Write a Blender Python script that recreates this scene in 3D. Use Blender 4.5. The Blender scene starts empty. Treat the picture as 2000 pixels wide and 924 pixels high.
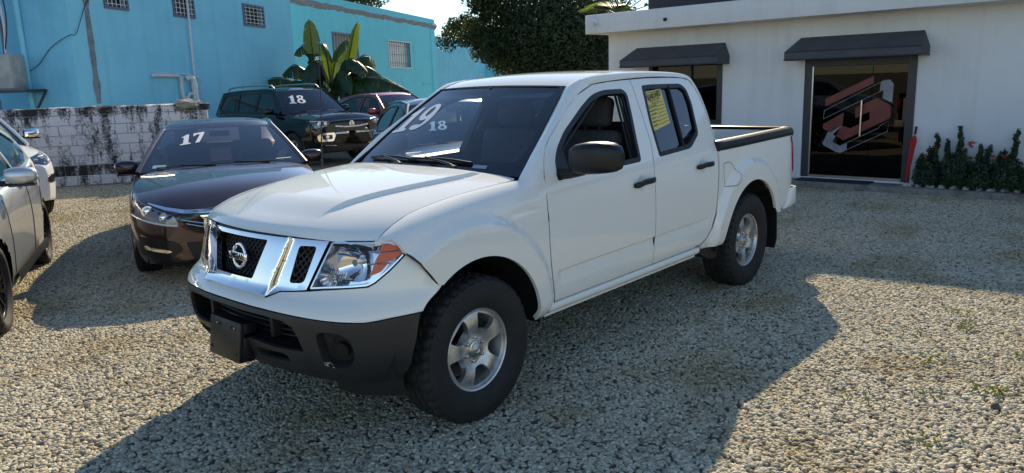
import bpy, bmesh, math, random, mathutils
from mathutils import Vector, Matrix
random.seed(7)
SC = bpy.context.scene
# ---------------------------------------------------------------- camera
CAM = bpy.data.cameras.new("camera"); CO = bpy.data.objects.new("camera", CAM); SC.collection.objects.link(CO)
yaw, pit, roll = 3.86820288, .203669136, -.0332770522
fw = Vector((math.cos(yaw)*math.cos(pit), math.sin(yaw)*math.cos(pit), -math.sin(pit)))
rt = fw.cross(Vector((0, 0, 1))).normalized(); up = rt.cross(fw)
r2 = rt*math.cos(roll)+up*math.sin(roll); u2 = -rt*math.sin(roll)+up*math.cos(roll)
CO.matrix_world = Matrix(((r2.x, u2.x, -fw.x, 2.600359), (r2.y, u2.y, -fw.y, 3.450264), (r2.z, u2.z, -fw.z, 1.724634), (0, 0, 0, 1)))
CAM.sensor_fit = 'HORIZONTAL'; CAM.sensor_width = 36; CAM.lens = 36*1462.595/2000
CAM.clip_start = .05; CAM.clip_end = 3000
SC.camera = CO
# ---------------------------------------------------------------- sky, sun, exposure
SUND = Vector((-1.411, -.855, 1.0)).normalized()          # towards the sun
W = bpy.data.worlds.new("World"); SC.world = W; W.use_nodes = True
nt = W.node_tree; nt.nodes.clear()
sky = nt.nodes.new('ShaderNodeTexSky'); sky.sky_type = 'NISHITA'; sky.sun_disc = False
sky.sun_elevation = math.asin(SUND.z); sky.sun_rotation = math.atan2(SUND.x, SUND.y)
sky.air_density = 1.0; sky.dust_density = .0; sky.ozone_density = 2.0
bg = nt.nodes.new('ShaderNodeBackground'); bg.inputs['Strength'].default_value = .115
wo = nt.nodes.new('ShaderNodeOutputWorld')
tn = nt.nodes.new('ShaderNodeMix'); tn.data_type = 'RGBA'; tn.blend_type = 'MULTIPLY'; tn.inputs[0].default_value = 1; tn.inputs[7].default_value = (.97, .99, 1.02, 1)
nt.links.new(sky.outputs[0], tn.inputs[6]); nt.links.new(tn.outputs[2], bg.inputs[0]); nt.links.new(bg.outputs[0], wo.inputs[0])
SL = bpy.data.lights.new("sun", 'SUN'); SL.energy = 4.4; SL.angle = math.radians(.53); SL.color = (1.0, .84, .59)
SO = bpy.data.objects.new("sun", SL); SC.collection.objects.link(SO); SO.rotation_euler = SUND.to_track_quat('Z', 'Y').to_euler()
SO.location = (-20, -12, 25)
SC.view_settings.view_transform = 'Standard'; SC.view_settings.look = 'None'; SC.view_settings.gamma = 1
SC.view_settings.exposure = .62
SC.render.engine = 'CYCLES'
SC.cycles.max_bounces = 10; SC.cycles.transparent_max_bounces = 24; SC.cycles.glossy_bounces = 5; SC.cycles.transmission_bounces = 6
SC.cycles.caustics_reflective = False; SC.cycles.caustics_refractive = False
# ---------------------------------------------------------------- curve helpers
class Spl:
    """natural cubic spline through (t, value)"""
    def __init__(s, pts):
        s.x = [p[0] for p in pts]; s.y = [p[1] for p in pts]
        n = len(pts) - 1; x, y = s.x, s.y
        h = [x[i+1]-x[i] for i in range(n)]
        al = [0.0]*(n+1)
        for i in range(1, n): al[i] = 3/h[i]*(y[i+1]-y[i]) - 3/h[i-1]*(y[i]-y[i-1])
        l = [1.0]*(n+1); mu = [0.0]*(n+1); z = [0.0]*(n+1)
        for i in range(1, n):
            l[i] = 2*(x[i+1]-x[i-1]) - h[i-1]*mu[i-1]; mu[i] = h[i]/l[i]; z[i] = (al[i]-h[i-1]*z[i-1])/l[i]
        s.c = [0.0]*(n+1); s.b = [0.0]*n; s.d = [0.0]*n
        for j in range(n-1, -1, -1):
            s.c[j] = z[j]-mu[j]*s.c[j+1]
            s.b[j] = (y[j+1]-y[j])/h[j]-h[j]*(s.c[j+1]+2*s.c[j])/3
            s.d[j] = (s.c[j+1]-s.c[j])/(3*h[j])
    def __call__(s, t):
        x = s.x
        if t <= x[0]: return s.y[0]+s.b[0]*(t-x[0])
        if t >= x[-1]:
            h = x[-1]-x[-2]; return s.y[-1]+(s.b[-1]+2*s.c[-2]*h+3*s.d[-1]*h*h)*(t-x[-1])
        lo, hi = 0, len(x)-1
        while hi-lo > 1:
            m = (lo+hi)//2
            if x[m] <= t: lo = m
            else: hi = m
        d = t-x[lo]
        return s.y[lo]+d*(s.b[lo]+d*(s.c[lo]+d*s.d[lo]))
class Lin:
    def __init__(s, pts): s.p = pts
    def __call__(s, t):
        p = s.p
        if t <= p[0][0]: return p[0][1]
        for a, b in zip(p, p[1:]):
            if t <= b[0]: return a[1]+(b[1]-a[1])*(t-a[0])/(b[0]-a[0])
        return p[-1][1]
def sstep(a, b, t):
    t = max(0.0, min(1.0, (t-a)/(b-a))); return t*t*(3-2*t)
def lerp(a, b, t): return a+(b-a)*t
# ---------------------------------------------------------------- the pickup's surfaces
YL = Spl([(.30,.775),(.40,.815),(.46,.858),(.55,.880),(.75,.892),(.95,.889),(1.06,.878),(1.13,.860),(1.18,.842),(1.22,.825),(1.43,.733),(1.60,.658),(1.66,.631),(1.70,.610),(1.73,.588)])
RIM_Z = .382
def flare(x, z):
    a = 0.0
    for cx, fl in ((0.0, 0), (-3.22, 1)):
        dx, dz = x-cx, z-.40
        if fl == 0: e = math.hypot(dx/(1.12 if dx > 0 else .93), dz/1.0)
        else: e = math.hypot(dx/(.97 if dx > 0 else .96), dz/.98)
        k = 1-sstep(.622, .690, e)
        a = max(a, (.042 if fl == 0 else .044)*k*sstep(.30, .46, z))
    return a
def groove(x, z):
    w = sstep(-.66, -.72, x)*sstep(-2.53, -2.47, x)
    top = .655+.012*(-x-.7)
    return -.013*w*sstep(top+.006, top-.006, z)*(1-sstep(top-.012, top-.080, z))
DISH = ((-1.600, 1.048), (-2.447, 1.072))
def dish(x, z):
    d = 0.0
    for cx, cz in DISH:
        r = math.hypot((x-cx)/.072, (z-cz)/.062)
        if r < 1: d -= .016*(1-sstep(.35, 1.0, r))
    return d
def side_map(x, z, s=1):
    return (x, s*(YL(z)+flare(x, z)+groove(x, z)+dish(x, z)), z)
# nose: plan curve (sag, half width fraction) over arc length u
_pl = [(0,0),(.006,.15),(.024,.30),(.056,.45),(.105,.60),(.170,.72),(.250,.805),(.345,.862),(.455,.888),(.58,.895),(.75,.895)]
_u = [0.0]
for _a, _b in zip(_pl, _pl[1:]): _u.append(_u[-1]+math.hypot(_b[0]-_a[0], _b[1]-_a[1]))
SAG = Spl([(u, p[0]) for u, p in zip(_u, _pl)]); PY = Spl([(u, p[1]/.895) for u, p in zip(_u, _pl)])
UMAX = _u[-1]
DZ = Spl([(.30,.690),(.36,.748),(.40,.800),(.45,.842),(.53,.872),(.62,.884),(.68,.886),(.72,.874),(.75,.846),(.78,.808),(.82,.788),(.88,.772),(.95,.752),(1.0,.737),(1.04,.722),(1.08,.70)])
YN = Spl([(.30,.84),(.36,.862),(.45,.882),(.55,.890),(.75,.894),(.95,.889),(1.05,.88)])
def nose_map(u, z, s=1):
    x = DZ(z)-SAG(abs(u)); y = PY(abs(u))*YN(z)
    y += flare(x, z)*sstep(.95, 1.15, abs(u))
    return (x, s*math.copysign(y, u), z)
# hood
HX = Spl([(0,1.036),(.02,1.066),(.05,1.088),(.10,1.110),(.18,1.137),(.30,1.164),(.50,1.192),(.80,1.218),(1.05,1.231),(1.25,1.236)])
SAGY = Spl([(p[1], p[0]) for p in _pl[:8]])
def hood_front(y): return .725-SAGY(abs(y))
def hood_z(x, y):
    s = hood_front(y)-x; ay = abs(y)
    z = HX(max(s, 0))
    z -= .030*(ay/.74)**4
    yc = lerp(.40, .545, sstep(.65, -.35, x))
    z += .022*(1-sstep(yc-.012, yc+.012, ay))*sstep(.10, .3, s)*sstep(-.47, -.36, x)
    return z
def hood_map(x, y): return (x, y, hood_z(x, y))
def seam_y(x): return lerp(.765, .742, sstep(.55, .25, x))+.012*sstep(0, -.5, x)
# ---------------------------------------------------------------- materials
MATS = {}
def _new(name):
    m = bpy.data.materials.new(name); m.use_nodes = True; n = m.node_tree; b = n.nodes['Principled BSDF']; MATS[name] = m
    return m, n, b
def setp(b, **k):
    for key, v in k.items():
        key = key.replace('_', ' ')
        if isinstance(v, tuple) and len(v) == 3: v = (*v, 1)
        b.inputs[key].default_value = v
def nd(n, t, **k):
    x = n.nodes.new(t)
    for a, v in k.items():
        if a in x.inputs.keys() if hasattr(x.inputs, 'keys') else False: x.inputs[a].default_value = v
        else: setattr(x, a, v)
    return x
def ramp(n, stops, interp='LINEAR'):
    r = n.nodes.new('ShaderNodeValToRGB'); r.color_ramp.interpolation = interp
    e = r.color_ramp.elements
    while len(e) < len(stops): e.new(.5)
    for i, (p, c) in enumerate(stops):
        e[i].position = p; e[i].color = (*c, 1) if len(c) == 3 else c
    return r
def noise(n, scale, detail=4, rough=.55, coord='Object', dim=None, sc=None):
    t = n.nodes.new('ShaderNodeTexCoord'); x = n.nodes.new('ShaderNodeTexNoise')
    x.inputs['Scale'].default_value = scale; x.inputs['Detail'].default_value = detail; x.inputs['Roughness'].default_value = rough
    if sc:
        mp = n.nodes.new('ShaderNodeMapping'); mp.inputs['Scale'].default_value = sc
        n.links.new(t.outputs[coord], mp.inputs[0]); n.links.new(mp.outputs[0], x.inputs[0])
    else: n.links.new(t.outputs[coord], x.inputs[0])
    return x
def bump(n, b, h, strength=.3, dist=.01):
    p = n.nodes.new('ShaderNodeBump'); p.inputs['Strength'].default_value = strength; p.inputs['Distance'].default_value = dist
    n.links.new(h, p.inputs['Height']); n.links.new(p.outputs[0], b.inputs['Normal']); return p
def plain(name, col, rough=.5, metal=0.0, var=.0, scale=6, bmp=0, bscale=200, **k):
    m, n, b = _new(name); setp(b, Base_Color=col, Roughness=rough, Metallic=metal, **k)
    if var:
        x = noise(n, scale); r = ramp(n, [(.3, tuple(c*(1-var) for c in col)), (.7, tuple(min(1, c*(1+var)) for c in col))])
        n.links.new(x.outputs[0], r.inputs[0]); n.links.new(r.outputs[0], b.inputs['Base Color'])
    if bmp:
        y = noise(n, bscale, 3); bump(n, b, y.outputs[0], bmp, .002)
    return m
def paint(name, col, flake=.0, dust=.03):
    m, n, b = _new(name)
    setp(b, Base_Color=col, Roughness=.45 if not flake else .32, Metallic=flake, Coat_Weight=1.0, Coat_Roughness=.03, Coat_IOR=1.5)
    if not flake: b.inputs['Specular IOR Level'].default_value = 0.0
    x = noise(n, 2.2, 5); r = ramp(n, [(.35, (.015,)*3), (.8, (.05,)*3)])
    n.links.new(x.outputs[0], r.inputs[0]); n.links.new(r.outputs[0], b.inputs['Coat Roughness'])
    y = noise(n, 5, 6); d = tuple(lerp(c, .45, dust) for c in col)
    r2_ = ramp(n, [(.4, col), (.75, d)]); n.links.new(y.outputs[0], r2_.inputs[0]); n.links.new(r2_.outputs[0], b.inputs['Base Color'])
    w = noise(n, 1.3, 2); bump(n, b, w.outputs[0], .02, .02)
    return m
def glass(name, tint, ior=1.5, rough=0.0, refl=1.0, base=.03):
    m = bpy.data.materials.new(name); m.use_nodes = True; n = m.node_tree; n.nodes.clear(); MATS[name] = m
    o = n.nodes.new('ShaderNodeOutputMaterial'); mx = n.nodes.new('ShaderNodeMixShader'); t = n.nodes.new('ShaderNodeBsdfTransparent')
    g = n.nodes.new('ShaderNodeBsdfGlossy'); f = n.nodes.new('ShaderNodeFresnel'); f.inputs['IOR'].default_value = ior
    t.inputs[0].default_value = (*tint, 1); g.inputs['Roughness'].default_value = rough; g.inputs[0].default_value = (refl,)*3+(1,)
    ml = n.nodes.new('ShaderNodeMath'); ml.operation = 'MULTIPLY_ADD'; ml.inputs[1].default_value = 1.0; ml.inputs[2].default_value = base
    n.links.new(f.outputs[0], ml.inputs[0]); n.links.new(ml.outputs[0], mx.inputs[0])
    n.links.new(t.outputs[0], mx.inputs[1]); n.links.new(g.outputs[0], mx.inputs[2]); n.links.new(mx.outputs[0], o.inputs[0])
    return m
WHITE = paint('white_paint', (.84, .835, .775), dust=.03)
MAROON = paint('maroon_paint', (.030, .007, .014), .45, .008)
BLACKP = paint('black_paint', (.004, .004, .005), .0, .004)
SILVERP = paint('silver_paint', (.56, .57, .58), .65, .05)
WHITE2 = paint('pearl_paint', (.76, .76, .75), dust=.03)
NAVYP = paint('navy_paint', (.018, .026, .042), .4, .02)
REDP = paint('red_paint', (.42, .03, .05), .2, .03)
GREYP = paint('grey_paint', (.30, .34, .36), .5, .03)
CHROME = plain('chrome', (.86, .87, .88), .035, 1.0)
SATIN = plain('satin_metal', (.55, .55, .55), .28, 1.0)
BLKPL = plain('black_plastic', (.011, .011, .0125), .38, Specular_IOR_Level=.35, var=.2, scale=9, bmp=.12, bscale=500)
BLKGL = plain('gloss_black', (.008, .008, .009), .12)
VOID = plain('void_black', (.006, .006, .006), .9)
RUBBER = plain('rubber_seal', (.012, .012, .012), .55)
FABRIC = plain('seat_fabric', (.075, .075, .08), .95, var=.15, scale=30, bmp=.2, bscale=300)
TRIM = plain('interior_trim', (.08, .08, .083), .7, var=.1)
TRIML = plain('interior_trim_pale', (.28, .28, .28), .75)
DECAL = plain('white_decal', (.80, .80, .80), .5)
AMBER = plain('amber_lens', (.88, .14, .0), .3)
REDL = plain('red_lens', (.50, .012, .018), .1, Coat_Weight=1.0)
REDLB = plain('red_lens_bright', (.85, .03, .03), .08, Coat_Weight=1.0)
BULB = plain('lamp_reflector', (.80, .82, .84), .13, .9)
GLASS = glass('clear_glass', (.86, .92, .90), 1.5)
WSGLASS = glass('windscreen_glass', (.84, .93, .93), 1.5)
TINT = glass('tinted_glass', (.10, .12, .13), 1.55)
DTINT = glass('dark_tinted_glass', (.30, .36, .36), 1.5)
LENS = glass('lamp_lens', (.96, .96, .97), 1.2, base=.012)
def rubber_mat():
    m, n, b = _new('tyre_rubber'); setp(b, Base_Color=(.014, .014, .014), Roughness=.75)
    x = noise(n, 14, 6); r = ramp(n, [(.35, (.010, .010, .010)), (.62, (.015, .015, .014)), (.9, (.030, .029, .027))])
    n.links.new(x.outputs[0], r.inputs[0]); n.links.new(r.outputs[0], b.inputs['Base Color'])
    y = noise(n, 160, 4); bump(n, b, y.outputs[0], .25, .003); return m
TYRE = rubber_mat()
def alloy_mat(name, col, rough):
    m, n, b = _new(name); setp(b, Base_Color=col, Metallic=.85, Roughness=rough)
    x = noise(n, 24, 6); r = ramp(n, [(.30, tuple(c*.70 for c in col)), (.5, col), (.8, tuple(min(1, c*1.1) for c in col))])
    n.links.new(x.outputs[0], r.inputs[0]); n.links.new(r.outputs[0], b.inputs['Base Color']); return m
ALLOY = alloy_mat('cast_alloy', (.60, .60, .59), .38)
DALLOY = alloy_mat('dark_alloy', (.05, .05, .052), .3)
def dark_bumper():
    m, n, b = _new('bumper_plastic'); setp(b, Roughness=.5)
    x = noise(n, 5, 6); r = ramp(n, [(.3, (.017, .017, .017)), (.6, (.028, .027, .025)), (.85, (.060, .056, .050))])
    n.links.new(x.outputs[0], r.inputs[0]); n.links.new(r.outputs[0], b.inputs['Base Color'])
    y = noise(n, 700, 2); bump(n, b, y.outputs[0], .2, .001); return m
BUMPER = dark_bumper()
# ---------------------------------------------------------------- mesh helpers
COL = bpy.context.scene.collection
def tag(o, label=None, cat=None, group=None, kind=None):
    if label: o["label"] = label
    if cat: o["category"] = cat
    if group: o["group"] = group
    if kind: o["kind"] = kind
    return o
def empty(name, loc=(0, 0, 0), rz=0.0, parent=None):
    o = bpy.data.objects.new(name, None); COL.objects.link(o)
    o.location = loc; o.rotation_euler = (0, 0, rz); o.empty_display_size = .1
    if parent: o.parent = parent
    return o
def mesh_obj(name, verts, faces, mat, parent=None, smooth=True, normals=None, sharp=None, mi=None):
    me = bpy.data.meshes.new(name); me.from_pydata(verts, [], faces)
    mats = mat if isinstance(mat, (list, tuple)) else [mat]
    for m in mats: me.materials.append(m)
    if mi: me.polygons.foreach_set('material_index', mi)
    me.polygons.foreach_set('use_smooth', [smooth]*len(me.polygons))
    if sharp and smooth: me.set_sharp_from_angle(angle=math.radians(sharp))
    me.update()
    if normals: me.normals_split_custom_set_from_vertices(normals)
    o = bpy.data.objects.new(name, me); COL.objects.link(o)
    if parent: o.parent = parent
    return o
class MB:
    def __init__(s): s.v = []; s.f = []; s.m = []
    def add(s, v, f, mi=0):
        k = len(s.v); s.v += [tuple(p) for p in v]; s.f += [tuple(i+k for i in q) for q in f]; s.m += [mi]*len(f); return s
    def box(s, a, b, mi=0, M=None):
        (x0, y0, z0), (x1, y1, z1) = a, b
        v = [(x0,y0,z0),(x1,y0,z0),(x1,y1,z0),(x0,y1,z0),(x0,y0,z1),(x1,y0,z1),(x1,y1,z1),(x0,y1,z1)]
        if M is not None: v = [tuple(M @ Vector(p)) for p in v]
        return s.add(v, [(0,3,2,1),(4,5,6,7),(0,1,5,4),(1,2,6,5),(2,3,7,6),(3,0,4,7)], mi)
    def rbox(s, a, b, r=.01, mi=0, M=None, seg=2):
        """box with rounded edges: bevel via bmesh"""
        bm = bmesh.new(); bmesh.ops.create_cube(bm, size=1)
        for v in bm.verts:
            v.co = Vector([lerp(a[i], b[i], v.co[i]+.5) for i in range(3)])
        bmesh.ops.bevel(bm, geom=bm.edges[:], offset=r, segments=seg, affect='EDGES', profile=.5)
        if M is not None: bm.transform(M)
        bm.verts.index_update()
        s.add([v.co[:] for v in bm.verts], [[v.index for v in f.verts] for f in bm.faces], mi); bm.free(); return s
    def tube(s, pts, r, n=8, mi=0, cap=True):
        pts = [Vector(p) for p in pts]; k = len(pts); rr = r if isinstance(r, (list, tuple)) else [r]*k
        vs = []; up = None
        for i in range(k):
            d = (pts[min(i+1, k-1)]-pts[max(i-1, 0)]).normalized()
            if up is None:
                up = Vector((0,0,1)) if abs(d.z) < .9 else Vector((1,0,0))
            a = d.cross(up)
            if a.length < 1e-6: a = d.orthogonal()
            a.normalize(); b = a.cross(d).normalized(); up = b
            for j in range(n):
                t = 2*math.pi*j/n; vs.append(pts[i]+(a*math.cos(t)+b*math.sin(t))*rr[i])
        fs = [(i*n+j, i*n+(j+1) % n, (i+1)*n+(j+1) % n, (i+1)*n+j) for i in range(k-1) for j in range(n)]
        if cap: fs += [tuple(range(n))[::-1], tuple((k-1)*n+j for j in range(n))]
        return s.add(vs, fs, mi)
    def lathe(s, prof, n=32, axis='y', c=(0,0,0), mi=0, a0=0, a1=2*math.pi):
        """prof: list of (axial, radius)"""
        full = abs(a1-a0-2*math.pi) < 1e-6; m = n if full else n+1; vs = []
        for h, r in prof:
            for j in range(m):
                t = a0+(a1-a0)*j/n; p, q = r*math.cos(t), r*math.sin(t)
                vs.append({'y': (c[0]+p, c[1]+h, c[2]+q), 'z': (c[0]+p, c[1]+q, c[2]+h), 'x': (c[0]+h, c[1]+p, c[2]+q)}[axis])
        fs = []
        for i in range(len(prof)-1):
            for j in range(n):
                k = (j+1) % m; fs.append((i*m+j, i*m+k, (i+1)*m+k, (i+1)*m+j))
        return s.add(vs, fs, mi)
    def prism(s, poly, h0, h1, axis='z', mi=0, M=None):
        """poly of 2D points extruded along an axis"""
        def P(a, b, h): return {'z': (a, b, h), 'y': (a, h, b), 'x': (h, a, b)}[axis]
        n = len(poly); v = [P(a, b, h0) for a, b in poly]+[P(a, b, h1) for a, b in poly]
        if M is not None: v = [tuple(M @ Vector(p)) for p in v]
        return s.add(v, [tuple(range(n))[::-1], tuple(range(n, 2*n))]+[(i, (i+1) % n, n+(i+1) % n, n+i) for i in range(n)], mi)
    def build(s, name, mat, parent=None, smooth=False, sharp=35, fixn=True):
        me = bpy.data.meshes.new(name); me.from_pydata(s.v, [], s.f)
        for m in (mat if isinstance(mat, (list, tuple)) else [mat]): me.materials.append(m)
        me.polygons.foreach_set('material_index', s.m)
        if fixn:
            bm = bmesh.new(); bm.from_mesh(me); bmesh.ops.recalc_face_normals(bm, faces=bm.faces); bm.to_mesh(me); bm.free()
        me.polygons.foreach_set('use_smooth', [bool(smooth)]*len(me.polygons))
        if smooth and sharp: me.set_sharp_from_angle(angle=math.radians(sharp))
        o = bpy.data.objects.new(name, me); COL.objects.link(o)
        if parent: o.parent = parent
        return o
def copy_tree(o, parent=None):
    c = o.copy(); COL.objects.link(c); c.parent = parent
    for ch in [k for k in bpy.data.objects if k.parent is o]: copy_tree(ch, c)
    return c
# ---------------------------------------------------------------- 2D outlines
def rc(pts, r, seg=5):
    """round the corners of a closed 2D polygon; r single or per corner"""
    out = []; n = len(pts)
    for i in range(n):
        ri = r[i] if isinstance(r, (list, tuple)) else r
        p = Vector(pts[i]); a = Vector(pts[i-1]); b = Vector(pts[(i+1) % n])
        if ri <= 0: out.append(tuple(p)); continue
        da, db = (a-p), (b-p); la, lb = da.length, db.length
        d = min(ri, la*.49, lb*.49); pa = p+da/la*d; pb = p+db/lb*d
        for k in range(seg+1):
            t = k/seg; out.append(tuple(pa*(1-t)**2+p*2*t*(1-t)+pb*t*t))
    return out
def dens(poly, step, closed=True):
    out = []; n = len(poly)
    for i in range(n if closed else n-1):
        a, b = poly[i], poly[(i+1) % n]; l = math.hypot(b[0]-a[0], b[1]-a[1]); k = max(1, int(round(l/step)))
        if l < 1e-6: continue
        for j in range(k): out.append((a[0]+(b[0]-a[0])*j/k, a[1]+(b[1]-a[1])*j/k))
    if not closed: out.append(tuple(poly[-1]))
    return out
def crv(pts, n=8, closed=False):
    """Catmull-Rom through points of any dimension"""
    P = [tuple(p) for p in pts]; k = len(P); out = []
    for i in range(k if closed else k-1):
        if closed: p0, p1, p2, p3 = P[i-1], P[i], P[(i+1) % k], P[(i+2) % k]
        else: p0, p1, p2, p3 = P[max(i-1, 0)], P[i], P[i+1], P[min(i+2, k-1)]
        for j in range(n):
            t = j/n
            out.append(tuple(.5*(2*b+(c-a)*t+(2*a-5*b+4*c-d)*t*t+(3*b-a-3*c+d)*t**3) for a, b, c, d in zip(p0, p1, p2, p3)))
    if not closed: out.append(P[-1])
    return out
def inset(poly, d):
    """shrink a closed polygon by d (grow when negative)"""
    n = len(poly); A = sum(poly[i-1][0]*poly[i][1]-poly[i][0]*poly[i-1][1] for i in range(n)); s = 1 if A > 0 else -1
    out = []
    for i in range(n):
        p, a, b = Vector(poly[i]), Vector(poly[i-1]), Vector(poly[(i+1) % n])
        e1, e2 = (p-a), (b-p)
        if e1.length < 1e-9 or e2.length < 1e-9: out.append(tuple(p)); continue
        e1.normalize(); e2.normalize()
        n1, n2 = Vector((-e1.y, e1.x))*s, Vector((-e2.y, e2.x))*s; m = n1+n2
        if m.length < 1e-6: m = n1.copy()
        m.normalize(); out.append(tuple(p+m*d/max(.4, m.dot(n1))))
    return out
def inside(poly, x, y):
    c = False; j = len(poly)-1
    for i in range(len(poly)):
        a, b = poly[i], poly[j]
        if (a[1] > y) != (b[1] > y) and x < (b[0]-a[0])*(y-a[1])/(b[1]-a[1])+a[0]: c = not c
        j = i
    return c
def fnormal(fm, u, v, out, h=2e-3):
    a, b = Vector(fm(u+h, v)), Vector(fm(u-h, v)); c, d = Vector(fm(u, v+h)), Vector(fm(u, v-h))
    n = (a-b).cross(c-d)
    if n.length < 1e-12: n = Vector(out)
    n.normalize()
    return n if n.dot(Vector(out)) >= 0 else -n
def offmap(fm, d, out):
    def g(u, v):
        p = Vector(fm(u, v)); return tuple(p+fnormal(fm, u, v, out)*d)
    return g
def panel(name, outline, fm, mat, parent=None, step=.04, holes=(), thick=.012, out=(0, 1, 0), roll=.0, bstep=None, extra=None):
    """sheet over the 2D region `outline` minus `holes`, mapped by fm, with turned-in edges"""
    bstep = bstep or step*.6
    loops = [dens(outline, bstep)]+[dens(h, bstep) for h in holes]
    pts = []; edges = []
    for L in loops:
        k = len(pts); pts += L; edges += [(k+i, k+(i+1) % len(L)) for i in range(len(L))]
    nb = len(pts)
    xs = [p[0] for p in loops[0]]; ys = [p[1] for p in loops[0]]
    cell = {}
    for p in pts: cell.setdefault((int(p[0]//step), int(p[1]//step)), []).append(p)
    def near(x, y, d):
        cx, cy = int(x//step), int(y//step)
        for i in (-1, 0, 1):
            for j in (-1, 0, 1):
                for q in cell.get((cx+i, cy+j), ()):
                    if (q[0]-x)**2+(q[1]-y)**2 < d*d: return True
        return False
    j = 0; y = min(ys)+step*.4
    while y < max(ys):
        x = min(xs)+(step*.5 if j % 2 else 0)
        while x < max(xs):
            if inside(loops[0], x, y) and not any(inside(h, x, y) for h in loops[1:]) and not near(x, y, step*.55): pts.append((x, y))
            x += step
        y += step*.866; j += 1
    if extra: pts += [e for e in extra if inside(loops[0], *e)]
    r = mathutils.geometry.delaunay_2d_cdt([Vector(p) for p in pts], edges, [], 0, 1e-6)
    P = [tuple(p) for p in r[0]]; F = []
    for f in r[2]:
        cx = sum(P[i][0] for i in f)/3; cy = sum(P[i][1] for i in f)/3
        if inside(loops[0], cx, cy) and not any(inside(h, cx, cy) for h in loops[1:]): F.append(tuple(f))
    N = [fnormal(fm, p[0], p[1], out) for p in P]; V = [Vector(fm(*p)) for p in P]
    FF = []
    for f in F:
        a, b, c = (V[i] for i in f)
        FF.append(f if (b-a).cross(c-a).dot(N[f[0]]) > 0 else f[::-1])
    if thick:
        ec = {}
        for f in FF:
            for i in range(3): ec[(f[i], f[(i+1) % 3])] = 1
        bd = [(a, b) for a, b in ec if (b, a) not in ec]
        nx = {a: b for a, b in bd}; idx = {}
        def rim(a, deep):
            key = (a, deep)
            if key not in idx:
                idx[key] = len(V); V.append(V[a]-N[a]*thick*deep)
                prv = pv.get(a, a); t = (V[nx.get(a, a)]-V[prv])
                t = t.normalized() if t.length > 1e-9 else Vector((1, 0, 0))
                N.append(t.cross(N[a]).normalized() if t.cross(N[a]).length > 1e-6 else N[a])
            return idx[key]
        pv = {b: a for a, b in bd}
        for a, b in bd: FF.append((rim(a, 0), rim(a, 1), rim(b, 1), rim(b, 0)))
    return mesh_obj(name, [tuple(v) for v in V], FF, mat, parent, True, [tuple(n) for n in N])
def grid(name, rows, mat, parent=None, closed=False, out=None, thick=0, smooth=True, sharp=None, mb=None, mi=0):
    """surface through rows of points (all the same length)"""
    n = len(rows[0]); v = [p for r in rows for p in r]; f = []
    for i in range(len(rows)-1):
        for j in range(n if closed else n-1):
            k = (j+1) % n; f.append((i*n+j, i*n+k, (i+1)*n+k, (i+1)*n+j))
    if out is not None:
        m = len(f)//2; a, b, c, d = (Vector(v[i]) for i in f[m])
        if (b-a).cross(c-a).dot(Vector(out)) < 0: f = [q[::-1] for q in f]
    if mb is not None: return mb.add(v, f, mi)
    return mesh_obj(name, v, f, mat, parent, smooth, None, sharp)
def text_mesh(name, body, size, M, mat, parent=None, depth=.001, shear=0.0, bold=0.0, align='CENTER'):
    cu = bpy.data.curves.new(name, 'FONT'); cu.body = body; cu.size = size; cu.extrude = depth; cu.shear = shear; cu.offset = bold
    cu.align_x = align; cu.align_y = 'CENTER'; cu.resolution_u = 3
    t = bpy.data.objects.new(name, cu); COL.objects.link(t)
    bpy.context.view_layer.update()
    me = bpy.data.meshes.new_from_object(t.evaluated_get(bpy.context.evaluated_depsgraph_get()))
    bpy.data.objects.remove(t); bpy.data.curves.remove(cu)
    me.transform(M); me.materials.clear(); me.materials.append(mat); me.name = name
    o = bpy.data.objects.new(name, me); COL.objects.link(o)
    if parent: o.parent = parent
    return o
def frame(o, x, y):
    """matrix with origin o, local x and y axes"""
    x = Vector(x).normalized(); z = x.cross(Vector(y)).normalized(); y = z.cross(x)
    return Matrix(((x.x, y.x, z.x, o[0]), (x.y, y.y, z.y, o[1]), (x.z, y.z, z.z, o[2]), (0, 0, 0, 1)))
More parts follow.
